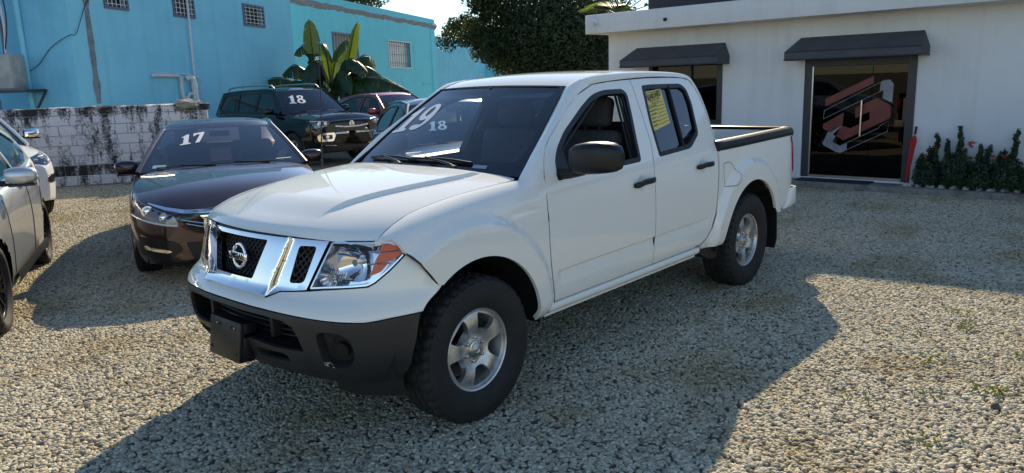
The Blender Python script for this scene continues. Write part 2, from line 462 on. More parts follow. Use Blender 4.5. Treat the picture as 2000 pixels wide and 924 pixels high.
# ---------------------------------------------------------------- ground
def ground_mat():
    m, n, b = _new('gravel_bed'); setp(b, Roughness=.95)
    t = n.nodes.new('ShaderNodeTexCoord')
    v = n.nodes.new('ShaderNodeTexVoronoi'); v.inputs['Scale'].default_value = 46; v.inputs['Randomness'].default_value = 1
    v2 = n.nodes.new('ShaderNodeTexVoronoi'); v2.inputs['Scale'].default_value = 75
    n.links.new(t.outputs['Object'], v.inputs[0]); n.links.new(t.outputs['Object'], v2.inputs[0])
    sep = n.nodes.new('ShaderNodeSeparateColor'); n.links.new(v.outputs['Color'], sep.inputs[0])
    r = ramp(n, [(0, (.16, .135, .095)), (.25, (.36, .32, .235)), (.6, (.53, .475, .35)), (1, (.68, .62, .48))]); n.links.new(sep.outputs[0], r.inputs[0])
    r2 = ramp(n, [(.25, (1, 1, 1)), (.75, (.35, .33, .30))]); n.links.new(v.outputs['Distance'], r2.inputs[0])
    mx = n.nodes.new('ShaderNodeMix'); mx.data_type = 'RGBA'; mx.blend_type = 'MULTIPLY'; mx.inputs[0].default_value = .6
    n.links.new(r.outputs[0], mx.inputs[6]); n.links.new(r2.outputs[0], mx.inputs[7])
    x = noise(n, .35, 5, .6); r3 = ramp(n, [(.3, (.80, .78, .74)), (.7, (1, 1, 1))]); n.links.new(x.outputs[0], r3.inputs[0])
    m2 = n.nodes.new('ShaderNodeMix'); m2.data_type = 'RGBA'; m2.blend_type = 'MULTIPLY'; m2.inputs[0].default_value = 1
    n.links.new(mx.outputs[2], m2.inputs[6]); n.links.new(r3.outputs[0], m2.inputs[7])
    # soil between the thick-lying stones, coloured dark to deepen the shade in the gaps
    av = n.nodes.new('ShaderNodeAttribute'); av.attribute_name = 'dens'; mr = n.nodes.new('ShaderNodeMapRange'); mr.inputs['From Min'].default_value = 900; mr.inputs['From Max'].default_value = 3300; n.links.new(av.outputs['Fac'], mr.inputs[0])
    m3 = n.nodes.new('ShaderNodeMix'); m3.data_type = 'RGBA'; m3.inputs[7].default_value = (.085, .072, .054, 1); n.links.new(mr.outputs[0], m3.inputs[0]); n.links.new(m2.outputs[2], m3.inputs[6]); n.links.new(m3.outputs[2], b.inputs['Base Color'])
    inv = n.nodes.new('ShaderNodeMath'); inv.operation = 'SUBTRACT'; inv.inputs[0].default_value = 1; n.links.new(v.outputs['Distance'], inv.inputs[1])
    ad = n.nodes.new('ShaderNodeMath'); ad.operation = 'MULTIPLY_ADD'; ad.inputs[1].default_value = -.4; n.links.new(v2.outputs['Distance'], ad.inputs[0]); n.links.new(inv.outputs[0], ad.inputs[2])
    bump(n, b, ad.outputs[0], .9, .014); return m
def pebble_mat():
    m, n, b = _new('pebble'); setp(b, Roughness=.85)
    oi = n.nodes.new('ShaderNodeObjectInfo')
    r = ramp(n, [(0, (.18, .16, .12)), (.12, (.36, .315, .23)), (.4, (.52, .46, .325)), (.72, (.62, .555, .40)), (.9, (.74, .68, .52)), (1, (.48, .40, .26))])
    n.links.new(oi.outputs['Random'], r.inputs[0])
    g = n.nodes.new('ShaderNodeNewGeometry'); z = n.nodes.new('ShaderNodeTexNoise'); z.inputs['Scale'].default_value = 90; z.inputs['Detail'].default_value = 3
    n.links.new(g.outputs['Position'], z.inputs[0]); rr = ramp(n, [(.3, (.72, .70, .66)), (.65, (1, 1, 1))]); n.links.new(z.outputs[0], rr.inputs[0])
    mx = n.nodes.new('ShaderNodeMix'); mx.data_type = 'RGBA'; mx.blend_type = 'MULTIPLY'; mx.inputs[0].default_value = 1
    n.links.new(r.outputs[0], mx.inputs[6]); n.links.new(rr.outputs[0], mx.inputs[7])
    pz = n.nodes.new('ShaderNodeTexNoise'); pz.inputs['Scale'].default_value = .9; pz.inputs['Detail'].default_value = 6; pz.inputs['Roughness'].default_value = .65; n.links.new(g.outputs['Position'], pz.inputs[0])
    pr = ramp(n, [(.36, (.74, .66, .50)), (.50, (1, 1, 1))]); n.links.new(pz.outputs[0], pr.inputs[0])
    my = n.nodes.new('ShaderNodeMix'); my.data_type = 'RGBA'; my.blend_type = 'MULTIPLY'; my.inputs[0].default_value = 1; n.links.new(mx.outputs[2], my.inputs[6]); n.links.new(pr.outputs[0], my.inputs[7]); n.links.new(my.outputs[2], b.inputs['Base Color'])
    bump(n, b, z.outputs[0], .4, .003); return m
GB = ground_mat(); PEB = pebble_mat()
g = MB(); g.add([(-400, -400, 0), (400, -400, 0), (400, 400, 0), (-400, 400, 0)], [(0, 1, 2, 3)]); tag(g.build('gravel_ground', GB), kind='structure')
# pebbles lying on the bed, thinning out with distance
cam0 = Vector((2.6, 3.45)); fh = Vector((math.cos(yaw), math.sin(yaw))); rh = Vector((fh.y, -fh.x)); CELL = .25
vs_, fs_, dn_ = [], [], []
ix = -14.0
while ix < 4.6:
    iy = -13.0
    while iy < 6.0:
        d = Vector((ix+CELL/2, iy+CELL/2))-cam0; dep = d.dot(fh); lat = d.dot(rh)
        if dep > .9 and abs(lat) < dep*.74+.7 and dep < 14.5 and ix > -9.2:
            den = 3500 if dep < 6.5 else lerp(3500, 2600, (dep-6.5)/3) if dep < 9.5 else max(0, lerp(2600, 700, (dep-9.5)/5.0))
            k = len(vs_); z_ = .004
            vs_ += [(ix, iy, z_), (ix+CELL, iy, z_), (ix+CELL, iy+CELL, z_), (ix, iy+CELL, z_)]; fs_.append((k, k+1, k+2, k+3)); dn_ += [den]*4
        iy += CELL
    ix += CELL
me = bpy.data.meshes.new('gravel'); me.from_pydata(vs_, [], fs_); at_ = me.attributes.new('dens', 'FLOAT', 'POINT'); at_.data.foreach_set('value', dn_)
GV = bpy.data.objects.new('gravel', me); COL.objects.link(GV); tag(GV, 'loose pale crushed stone gravel covering the car lot', 'gravel', kind='stuff'); me.materials.append(GB)
ng = bpy.data.node_groups.new('pebbles', 'GeometryNodeTree')
ng.interface.new_socket('Geometry', in_out='INPUT', socket_type='NodeSocketGeometry'); ng.interface.new_socket('Geometry', in_out='OUTPUT', socket_type='NodeSocketGeometry')
N_ = ng.nodes; Lk = ng.links.new
gi = N_.new('NodeGroupInput'); go = N_.new('NodeGroupOutput')
ds = N_.new('GeometryNodeDistributePointsOnFaces'); na = N_.new('GeometryNodeInputNamedAttribute'); na.data_type = 'FLOAT'; na.inputs[0].default_value = 'dens'
Lk(gi.outputs[0], ds.inputs['Mesh']); Lk(na.outputs[0], ds.inputs['Density']); ds.inputs['Seed'].default_value = 3
jn = N_.new('GeometryNodeJoinGeometry')
for k in range(4):
    ico = N_.new('GeometryNodeMeshIcoSphere'); ico.inputs['Radius'].default_value = 1.0; ico.inputs['Subdivisions'].default_value = 2
    sp = N_.new('GeometryNodeSetPosition'); nz = N_.new('ShaderNodeTexNoise'); nz.noise_dimensions = '4D'; nz.inputs['W'].default_value = k*3.7+.5; nz.inputs['Scale'].default_value = 1.1; nz.inputs['Detail'].default_value = 1.0
    sb = N_.new('ShaderNodeVectorMath'); sb.operation = 'SUBTRACT'; sb.inputs[1].default_value = (.5, .5, .5); ml = N_.new('ShaderNodeVectorMath'); ml.operation = 'SCALE'; ml.inputs[3].default_value = 1.5
    Lk(nz.outputs['Color'], sb.inputs[0]); Lk(sb.outputs[0], ml.inputs[0]); Lk(ico.outputs[0], sp.inputs[0]); Lk(ml.outputs[0], sp.inputs['Offset'])
    sh_ = N_.new('GeometryNodeSetShadeSmooth'); sm_ = N_.new('GeometryNodeSetMaterial'); sm_.inputs['Material'].default_value = PEB; gt = N_.new('GeometryNodeGeometryToInstance')
    Lk(sp.outputs[0], sh_.inputs[0]); Lk(sh_.outputs[0], sm_.inputs[0]); Lk(sm_.outputs[0], gt.inputs[0]); Lk(gt.outputs[0], jn.inputs[0])
ip = N_.new('GeometryNodeInstanceOnPoints'); Lk(ds.outputs['Points'], ip.inputs['Points']); Lk(jn.outputs[0], ip.inputs['Instance']); ip.inputs['Pick Instance'].default_value = True
rr_ = N_.new('FunctionNodeRandomValue'); rr_.data_type = 'FLOAT_VECTOR'; rr_.inputs[0].default_value = (-.5, -.5, 0); rr_.inputs[1].default_value = (.5, .5, 6.283)
eu = N_.new('FunctionNodeEulerToRotation'); Lk(rr_.outputs[0], eu.inputs[0]); Lk(eu.outputs[0], ip.inputs['Rotation'])
rs = N_.new('FunctionNodeRandomValue'); rs.data_type = 'FLOAT_VECTOR'; rs.inputs[0].default_value = (.0095, .0070, .0060); rs.inputs[1].default_value = (.0215, .0155, .0125); rs.inputs['Seed'].default_value = 9
Lk(rs.outputs[0], ip.inputs['Scale']); j2 = N_.new('GeometryNodeJoinGeometry'); Lk(ip.outputs[0], j2.inputs[0]); Lk(gi.outputs[0], j2.inputs[0]); Lk(j2.outputs[0], go.inputs[0])
md = GV.modifiers.new('pebbles', 'NODES'); md.node_group = ng
# ---------------------------------------------------------------- buildings
def stucco(name, col, stain=.25, scale=1.2, streak=None):
    m, n, b = _new(name); setp(b, Roughness=.9)
    x = noise(n, scale, 8, .62); r = ramp(n, [(.30, tuple(c*(1-stain) for c in col)), (.55, col), (.8, tuple(min(1, c*1.05) for c in col))])
    n.links.new(x.outputs[0], r.inputs[0]); last = r.outputs[0]
    y = noise(n, 1.0, 6, .7, sc=(3.5, 3.5, .25)); r2 = ramp(n, [(.50, (1, 1, 1)), (.78, (.78, .76, .74))]); n.links.new(y.outputs[0], r2.inputs[0])
    mx = n.nodes.new('ShaderNodeMix'); mx.data_type = 'RGBA'; mx.blend_type = 'MULTIPLY'; mx.inputs[0].default_value = .6; n.links.new(last, mx.inputs[6]); n.links.new(r2.outputs[0], mx.inputs[7]); n.links.new(mx.outputs[2], b.inputs['Base Color'])
    z = noise(n, 60, 5, .6); bump(n, b, z.outputs[0], .25, .01); return m
WWALL = stucco('white_stucco', (.72, .725, .73), .06)
BLUE = stucco('blue_stucco', (.25, .66, .82), .08)
TURQ = stucco('turquoise_stucco', (.20, .74, .84), .06)
CONC = stucco('grey_concrete', (.30, .29, .27), .35, 3)
AWN = plain('awning_canvas', (.075, .075, .085), .85, var=.12, scale=3, bmp=.3, bscale=400)
FRM = plain('dark_frame', (.03, .032, .036), .45, var=.1)
DGL = glass('door_glass', (.05, .05, .055), 1.25, base=.006)
WB = empty('white_building', (-9.13, -4.5, 0)); tag(WB, 'low white rendered office building with dark awnings and a logo on its glass door', 'building')
def wb(mb, name, mat, **k):
    mb.v = [(x+9.13, y+4.5, z) for x, y, z in mb.v]; return mb.build(name, mat, WB, **k)
XF = -9.13
def wall_with_holes(x, y0, y1, z0, z1, holes, t=.2):
    """facade facing +x cut into strips around the openings"""
    m = MB(); ys = sorted({y0, y1, *[h[0] for h in holes], *[h[1] for h in holes]}); zs = sorted({z0, z1, *[h[2] for h in holes], *[h[3] for h in holes]})
    for a, b in zip(ys, ys[1:]):
        for c, d in zip(zs, zs[1:]):
            if any(h[0] <= a and b <= h[1] and h[2] <= c and d <= h[3] for h in holes): continue
            m.add([(x, a, c), (x, b, c), (x, b, d), (x, a, d)], [(0, 1, 2, 3)])
    for a, b, c, d in holes:
        m.add([(x, a, c), (x, b, c), (x, b, d), (x, a, d), (x-t, a, c), (x-t, b, c), (x-t, b, d), (x-t, a, d)], [(0, 1, 5, 4), (1, 2, 6, 5), (2, 3, 7, 6), (3, 0, 4, 7)])
    return m
m = wall_with_holes(XF, -4.47, 9.0, 0, 2.72, [(-.90, .66, .13, 1.93), (-3.62, -2.24, .92, 1.93)])
m.add([(XF, -4.47, 0), (XF-7, -4.47, 0), (XF-7, -4.47, 2.72), (XF, -4.47, 2.72)], [(0, 1, 2, 3)]); m.add([(XF-7, -4.47, 0), (XF-7, 9, 0), (XF-7, 9, 2.72), (XF-7, -4.47, 2.72)], [(0, 1, 2, 3)]); m.add([(XF, 9, 0), (XF-7, 9, 0), (XF-7, 9, 2.72), (XF, 9, 2.72)], [(0, 1, 2, 3)])
wb(m, 'wall', WWALL, fixn=False)
m = MB(); m.rbox((XF-7.4, -4.61, 2.505), (-8.60, 9.4, 2.825), .012); roof_ = wb(m, 'roof_slab', WWALL, smooth=True)
m = MB(); m.prism([(-9.30, -3.75), (-11.18, 9.2), (-15.8, 9.2), (-15.8, -3.75)], 2.826, 4.05); m.prism([(-9.32, -3.74), (-9.52, -2.45), (-15.8, -2.45), (-15.8, -3.74)], 4.051, 4.36); wb(m, 'upper_storey', plain('charcoal_cladding', (.03, .028, .035), .7, var=.2, scale=2), smooth=True)  # front slanted to set the ground shadow; unseen top block added to lengthen it
m = MB(); m.box((XF-.16, -.90, .13), (XF-.02, -.80, 1.93)); m.box((XF-.16, .55, .13), (XF+.02, .66, 1.93)); m.box((XF-.16, -.80, 1.80), (XF-.02, .55, 1.93)); wb(m, 'door_frame', FRM)
m = MB(); m.box((XF-.10, -.798, .14), (XF-.04, -.775, 1.80)); m.box((XF-.10, -.775, .135), (XF-.03, .55, .165)); wb(m, 'door_track', SATIN)
m = MB(); m.box((XF-1.6, -1.5, .12), (XF-1.58, 1.3, 2.0)); m.box((XF-1.6, -1.6, .10), (XF-.2, 1.4, .12)); m.box((XF-1.6, -3.9, .8), (XF-1.58, -2.0, 2.0)); wb(m, 'interior', plain('dim_interior', (.025, .024, .025), .8, var=.3))
for y0, y1 in ((-.77, .060), (.068, .548)):
    m = MB(); m.box((XF-.075, y0, .17), (XF-.063, y1, 1.795)); d = wb(m, 'glass_door', DGL)
    if y0 < 0:
        m = MB(); m.tube([(XF-.02, -.055, .77), (XF-.02, -.055, 1.29)], .013, 10)
        for z_ in (.85, 1.2): m.tube([(XF-.062, -.055, z_), (XF-.02, -.055, z_)], .008, 8)
        h_ = m; h_.v = [(x+9.13, y+4.5, z) for x, y, z in h_.v]; h_.build('pull_handle', plain('brass_handle', (.75, .68, .55), .25, 1.0), d, smooth=True)
# emblem on the glass: red and pale ribbons
LRED = plain('logo_red', (.15, .020, .016), .4, var=.35, scale=5); LWH = plain('logo_pale', (.24, .25, .28), .4, var=.35, scale=4)
LOGO = [('logo_ribbon', LRED, [(-.588, 1.317), (.080, 1.639), (.086, 1.534), (-.583, 1.206)]), ('logo_ribbon', LRED, [(-.607, .938), (-.31, 1.113), (-.317, .93), (-.497, .816), (-.603, .87)]),
        ('logo_ribbon', LRED, [(-.151, 1.183), (.14, 1.321), (.337, 1.214), (.338, 1.034), (-.294, .698), (-.451, .783), (-.328, .919), (-.208, .881), (.057, 1.011), (.054, 1.129), (-.142, 1.031)]),
        ('logo_band', LWH, [(.18, 1.545), (.224, 1.572), (.303, 1.576), (.351, 1.517), (.348, 1.256), (.22, 1.32), (.223, 1.436), (.17, 1.41)]),
        ('logo_band', LWH, [(-.599, .655), (-.53, .815), (-.328, .93), (-.456, .671), (-.339, .614), (-.24, .665), (-.24, .56), (-.338, .51), (-.405, .526), (-.587, .622)])]
for nm_, mt_, pl in LOGO:
    m = MB(); m.prism(pl, XF-.061, XF-.0585, 'x'); wb(m, nm_, mt_)
m = MB()
for loop in ([(-.595, 1.14), (.224, 1.572), (.303, 1.576), (.351, 1.517), (.348, 1.256), (.22, 1.32), (.223, 1.436), (-.606, 1.016)], [(-.456, .671), (-.339, .614), (.196, .894), (.205, .926), (.325, .992), (.311, .842), (-.338, .51)]):
    m.tube([(XF-.058, a, b) for a, b in loop+[loop[0]]], .0045, 5)
wb(m, 'logo_outline', LWH, smooth=True)
# left window
m = MB(); m.box((XF-.14, -3.62, .92), (XF+.015, -3.55, 1.93)); m.box((XF-.14, -2.33, .92), (XF+.015, -2.24, 1.93)); m.box((XF-.14, -3.55, .92), (XF+.015, -2.33, .99)); m.box((XF-.12, -2.86, .99), (XF-.05, -2.83, 1.90)); wb(m, 'window_frame', FRM)
m = MB(); m.box((XF-.10, -3.55, .99), (XF-.09, -2.33, 1.93)); wb(m, 'window_pane', DGL)
# awnings
for y0, y1 in ((-1.05, .80), (-3.95, -2.12)):
    m = MB(); x1 = XF+.44; zt, zf, zb = 2.235, 2.02, 1.905; c = .02
    m.add([(XF+.003, y0+c*4, zt), (XF+.003, y1-c*4, zt), (x1, y1, zf), (x1, y0, zf), (x1, y0, zb), (x1, y1, zb), (XF+.003, y0, zb), (XF+.003, y1, zb), (XF+.003, y0, zf), (XF+.003, y1, zf)],
          [(0, 3, 2, 1), (3, 4, 5, 2), (0, 8, 3), (8, 6, 4, 3), (1, 2, 9), (9, 2, 5, 7)])
    a_ = wb(m, 'awning', AWN, fixn=True)
    m = MB(); e = .012
    m.tube([(x1, y0, zb), (x1, y1, zb)], e, 6); m.tube([(XF+.02, y0, zb), (x1, y0, zb)], e, 6); m.tube([(XF+.02, y1, zb), (x1, y1, zb)], e, 6); m.tube([(x1, y0, zf), (x1, y1, zf)], e*.7, 6)
    m.v = [(x+9.13, y+4.5, z) for x, y, z in m.v]; m.build('awning_frame', FRM, a_, smooth=True)
m = MB(); m.box((-8.60, -4.44, 2.66), (-8.575, -4.34, 2.74)); m.tube([(-8.58, -4.40, 2.70), (-8.50, -4.40, 2.69)], .012); m.tube([(-8.52, -4.43, 2.67), (-8.44, -4.36, 2.655)], .032, 14); wb(m, 'security_camera', plain('camera_white', (.7, .7, .7), .3), smooth=True)
m = MB(); m.tube([(-8.60, -3.00, 2.64), (-8.565, -3.0, 2.635)], .028, 12); wb(m, 'spot_lamp', BLKPL, smooth=True)
# kerb, mat
def pave():
    m, n, b = _new('pavement_concrete'); setp(b, Roughness=.9); x = noise(n, 5, 8, .7); r = ramp(n, [(.3, (.10, .09, .075)), (.5, (.22, .21, .19)), (.75, (.33, .31, .27))]); n.links.new(x.outputs[0], r.inputs[0]); n.links.new(r.outputs[0], b.inputs['Base Color']); y = noise(n, 40, 6, .7); bump(n, b, y.outputs[0], .6, .02); return m
m = MB(); m.rbox((-9.125, -6.0, -.2), (-8.76, 9.5, .105), .02); tag(m.build('pavement', pave(), None, True), kind='structure')
m = MB(); m.rbox((-9.10, -.86, .106), (-8.80, .20, .122), .004); tag(m.build('door_mat', plain('mat_rubber', (.02, .02, .02), .9, bmp=.5, bscale=120), None, True), 'thin black rubber door mat in front of the logo door', 'door mat')
# blue building ------------------------------------------------------
BA0 = Vector((-3.61, -14.41)); dA = Vector((-.87, -.494)).normalized(); BB = empty('blue_building', (BA0.x, BA0.y, 0), math.atan2(dA.y, dA.x)); tag(BB, 'tall blue rendered building with small barred windows behind the block wall', 'building')
# local: x along the wall (receding), y = outward is NEGATIVE side? camera side normal is (-.494,.87) -> local -y
NA = -1
def lbox(mb, x0, x1, d0, d1, z0, z1): mb.box((x0, min(NA*d0, NA*d1), z0), (x1, max(NA*d0, NA*d1), z1)); return mb
def facade(x0, x1, z0, z1, holes, t=.16):
    m = MB(); xs = sorted({x0, x1, *[h[0] for h in holes], *[h[1] for h in holes]}); zs = sorted({z0, z1, *[h[2] for h in holes], *[h[3] for h in holes]})
    for a, b in zip(xs, xs[1:]):
        for c, d in zip(zs, zs[1:]):
            if any(h[0] <= a and b <= h[1] and h[2] <= c and d <= h[3] for h in holes): continue
            m.add([(a, 0, c), (b, 0, c), (b, 0, d), (a, 0, d)], [(0, 1, 2, 3)])
    for a, b, c, d in holes: m.add([(a, 0, c), (b, 0, c), (b, 0, d), (a, 0, d), (a, -NA*t, c), (b, -NA*t, c), (b, -NA*t, d), (a, -NA*t, d)], [(0, 1, 5, 4), (1, 2, 6, 5), (2, 3, 7, 6), (3, 0, 4, 7)])
    return m
WNA = [(1.16, 1.84, 3.70, 4.30), (3.62, 4.42, 3.70, 4.30), (6.92, 8.02, 3.68, 4.22)]
m = facade(0, 9.87, 0, 7.5, WNA); m.add([(9.87, 0, 0), (9.87, 6, 0), (9.87, 6, 7.5), (9.87, 0, 7.5)], [(0, 1, 2, 3)]); m.add([(0, 0, 7.5), (9.87, 0, 7.5), (9.87, 6, 7.5), (0, 6, 7.5)], [(0, 1, 2, 3)]); m.build('wall', BLUE, BB, fixn=False)
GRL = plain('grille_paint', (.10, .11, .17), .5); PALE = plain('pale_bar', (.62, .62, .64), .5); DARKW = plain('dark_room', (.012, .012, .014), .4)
def barred(par, x0, x1, z0, z1, nv, nh, fm, bm_, dep=.05, back=True, pane=None, cols=None):
    w = MB(); f = .055
    lbox(w, x0-f, x0, -.02, .03, z0-f, z1+f); lbox(w, x1, x1+f, -.02, .03, z0-f, z1+f); lbox(w, x0, x1, -.02, .03, z0-f, z0); lbox(w, x0, x1, -.02, .03, z1, z1+f); W_ = w.build('window_frame', fm, par)
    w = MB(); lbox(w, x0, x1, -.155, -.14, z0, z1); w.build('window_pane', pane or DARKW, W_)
    for k in range(nv):
        w = MB(); x_ = lerp(x0, x1, (k+.5)/nv); w.tube([(x_, NA*.012, z0), (x_, NA*.012, z1)], .011, 6); w.build('window_bar', bm_, W_, smooth=True)
    for k in range(nh):
        w = MB(); z_ = lerp(z0, z1, (k+.5)/nh); w.tube([(x0, NA*.02, z_), (x1, NA*.02, z_)], .010, 6); w.build('window_bar', bm_, W_, smooth=True)
for a, b, c, d in WNA: barred(BB, a, b, c, d, 5, 5, GRL, PALE)
# left facet of the blue building (turns away to the left)
tl = Matrix.Rotation(-math.atan2(dA.y, dA.x), 2) @ Vector((.664, -.7475))
L0, L1, L2 = Vector((0, 0)), tl*1.06, tl*5.5; off_ = Matrix.Rotation(-math.atan2(dA.y, dA.x), 2) @ Vector((-.75, -.66))
m = MB(); m.add([(L0.x, L0.y, 0), (L1.x, L1.y, 0), (L1.x, L1.y, 7.5), (L0.x, L0.y, 7.5)], [(0, 1, 2, 3)]); q = L1+off_*1.0; m.add([(L1.x, L1.y, 0), (q.x, q.y, 0), (q.x, q.y, 7.5), (L1.x, L1.y, 7.5)], [(0, 1, 2, 3)])
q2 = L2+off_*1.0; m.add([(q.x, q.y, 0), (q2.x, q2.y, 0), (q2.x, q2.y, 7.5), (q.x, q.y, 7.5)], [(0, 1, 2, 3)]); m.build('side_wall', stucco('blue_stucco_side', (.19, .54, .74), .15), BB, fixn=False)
def onside_l(s, d, z): p = tl*s-off_*d; return (p.x, p.y, z)
# drain pipes on the wall
PVC = plain('pvc_pipe', (.62, .64, .66), .45, var=.12, scale=8)
m = MB(); d = NA*.07
m.tube([(2.38, d, 2.17), (3.36, d, 2.16), (3.46, d, 2.10), (3.46, d, 1.72), (3.49, d, 1.61), (3.58, d, 1.56), (3.67, d, 1.60), (3.70, d, 1.66), (3.76, d, 1.69), (3.9, d, 1.69)], .045, 10); m.build('drain_pipe', PVC, BB, smooth=True)
m = MB(); m.tube([(3.74, d*.3, 2.08), (3.80, d*1.0, 2.11), (3.90, d*1.5, 2.08), (3.94, d*1.5, 1.95), (3.94, d*1.5, 1.0)], .075, 12); m.tube([(3.94, d*1.5, 1.93), (3.94, d*1.5, 1.85)], .085, 12); m.tube([(3.94, d*1.5, 1.55), (3.94, d*1.5, 1.47)], .085, 12); m.build('soil_pipe', PVC, BB, smooth=True)
m = MB(); m.tube([(4.05, d, 2.1), (4.18, d, 7.4)], .03, 8); m.build('riser_pipe', PVC, BB, smooth=True)
m = MB(); m.tube([(2.45, d, 2.24), (3.7, d, 2.20), (4.25, d, 2.12), (4.34, d, 2.06), (4.34, d, 1.0)], .014, 6); m.build('water_pipe', PVC, BB, smooth=True)
m = MB(); pts = [(lerp(-1.6, 1.2, 0), 0, 0)]
m = MB(); cb_ = [onside_l(.98, .03, 2.28), onside_l(.75, .03, 2.42), onside_l(.45, .03, 2.75), onside_l(.1, .06, 2.95), (-.06, NA*.06, 3.0), (.12, NA*.05, 3.06), (.55, NA*.02, 3.70), (.95, NA*.02, 4.0), (1.1, NA*.02, 4.05)]; m.tube(crv(cb_, 4), .008, 5); m.build('wall_cable', RUBBER, BB, smooth=True)
# grey stain running down the wall: a rough coat of cement
def stain_mat():
    m, n, b = _new('cement_streak'); setp(b, Roughness=.95); x = noise(n, 5, 8, .7); r = ramp(n, [(.3, (.10, .12, .12)), (.55, (.22, .27, .28)), (.8, (.20, .40, .48))]); n.links.new(x.outputs[0], r.inputs[0]); n.links.new(r.outputs[0], b.inputs['Base Color']); return m
rr2 = random.Random(4); lft = []; rgt = []
for k in range(40):
    z_ = lerp(7.3, 1.55, k/39); c_ = .60-.06*k/39; w_ = .085+.018*math.sin(k*.9)+rr2.uniform(-.02, .02); w_ *= 1 if k < 38 else .7; lft.append((c_-w_, NA*.004, z_)); rgt.append((c_+w_, NA*.004, z_))
m = MB(); grid('', [lft, rgt], None, mb=m); m.build('cement_streak', stain_mat(), BB, fixn=False)
# service corner: air conditioner, box, cables
AC = empty('air_conditioner', (BA0.x, BA0.y, 0), math.atan2(dA.y, dA.x)); tag(AC, 'grey air conditioner condenser on a bracket at the blue wall', 'air conditioner')
bx0 = onside_l(.92, .15, 0); Ma = frame(bx0, (Vector(onside_l(3.2, .15, 0))-Vector(bx0)), (0, 0, 1)); acm = plain('ac_casing', (.36, .37, .36), .6, var=.2, scale=6)
m = MB(); m.rbox((0.02, 1.92, -.55), (1.0, 2.62, -.05), .02, 0, Ma); ACb = m.build('casing', acm, AC, smooth=True)
for k in range(3):
    m = MB(); m.box((.06+.30*k, 1.97, -.049), (.33+.30*k, 2.42, -.044), 0, Ma); m.build('louvre_panel', plain('ac_louvre', (.12, .12, .12), .7) if k == 0 else MATS['ac_louvre'], AC)
m = MB(); m.box((-.25, 1.84, -.6), (1.1, 1.90, .12), 0, Ma); m.tube([Ma @ Vector((-.25, 1.87, .1)), Ma @ Vector((-.1, 1.25, -.3))], .025, 6); m.tube([Ma @ Vector((1.0, 1.87, .1)), Ma @ Vector((.85, 1.25, -.3))], .025, 6); m.build('bracket', FRM, AC)
m = MB(); m.rbox((.45, 1.36, -.6), (1.0, 1.70, -.35), .01, 0, Ma); EBX = m.build('meter_box', plain('meter_box', (.16, .30, .34), .6), BB, smooth=True)
for k in range(9):
    x0 = .15+.10*k; m = MB(); pts = [Ma @ Vector((x0+.25*math.sin(k*2.1), 6.8, -.45)), Ma @ Vector((x0+.08*math.sin(k), 4.6, -.35)), Ma @ Vector((x0-.05, 3.4, -.3+.04*(k % 3))), Ma @ Vector((x0+.1*math.cos(k*1.7), 2.62, -.3))]
    m.tube(crv(pts, 5), [.014, .022, .03][k % 3], 6); m.build('cable', (RUBBER, PVC, GRL)[k % 3], BB, smooth=True)
m = MB(); p0, p1 = onside_l(1.02, .06, 0), onside_l(1.02, .06, 7.4); m.tube([(p0[0], p0[1], 1.2), p1], .055, 10); m.build('conduit', BLUE, BB, smooth=True)
# turquoise building further back -----------------------------------------
yB = math.radians(207.7); dB = Vector((math.cos(yB), math.sin(yB))); B0 = Vector((2.6, 3.45))+Vector((-.7475, -.6643))*27-Vector((-.6643, .7475))*7.85
TB = empty('turquoise_building', (B0.x, B0.y, 0), yB); tag(TB, 'turquoise rendered building with barred windows and worn roof edge behind the banana plant', 'building')
WNB = [(4.0, 6.25, 2.62, 3.86), (9.65, 12.45, 2.60, 3.80)]
m = facade(-4, 16.4, 0, 5.22, WNB); m.add([(-4, 0, 5.22), (16.4, 0, 5.22), (16.4, 8, 5.22), (-4, 8, 5.22)], [(0, 1, 2, 3)]); m.add([(16.4, 0, 0), (16.4, 8, 0), (16.4, 8, 5.22), (16.4, 0, 5.22)], [(0, 1, 2, 3)]); m.build('wall', TURQ, TB, fixn=False)
barred(TB, *WNB[0], 9, 1, GRL, PALE); barred(TB, *WNB[1], 10, 3, PALE, GRL, pane=plain('pale_pane', (.55, .58, .62), .3))
def worn():
    m, n, b = _new('worn_edge'); setp(b, Roughness=.95); x = noise(n, 2.5, 8, .75, sc=(1, 1, 3)); r = ramp(n, [(.36, (.20, .70, .80)), (.42, (.24, .23, .22)), (.7, (.40, .38, .36))]); n.links.new(x.outputs[0], r.inputs[0]); n.links.new(r.outputs[0], b.inputs['Base Color']); y = noise(n, 12, 6, .7); bump(n, b, y.outputs[0], .8, .05); return m
m = MB(); rows = []; rw = random.Random(2)
for k in range(60):
    x_ = lerp(-4, 16.5, k/59); a_ = .02+rw.uniform(-.006, .006); e_ = .10*sstep(.95, 1, k/59); rows.append([(x_, NA*.004, 4.74-e_+rw.uniform(-.05, .05)), (x_, NA*a_, 4.80-e_), (x_, NA*(a_+.01+e_), 4.88+rw.uniform(-.02, .02)), (x_, NA*.004, 4.95+e_+rw.uniform(-.03, .03))])
grid('', rows, None, mb=m); m.build('roof_edge', worn(), TB, smooth=True)
m = MB(); m.tube([(15.6, NA*.04, 0.2), (15.6, NA*.04, 5.1)], .018, 6); m.tube([(14.0, NA*.03, 1.75), (16.2, NA*.03, 1.78)], .03, 6); m.build('wall_pipe', TURQ, TB)
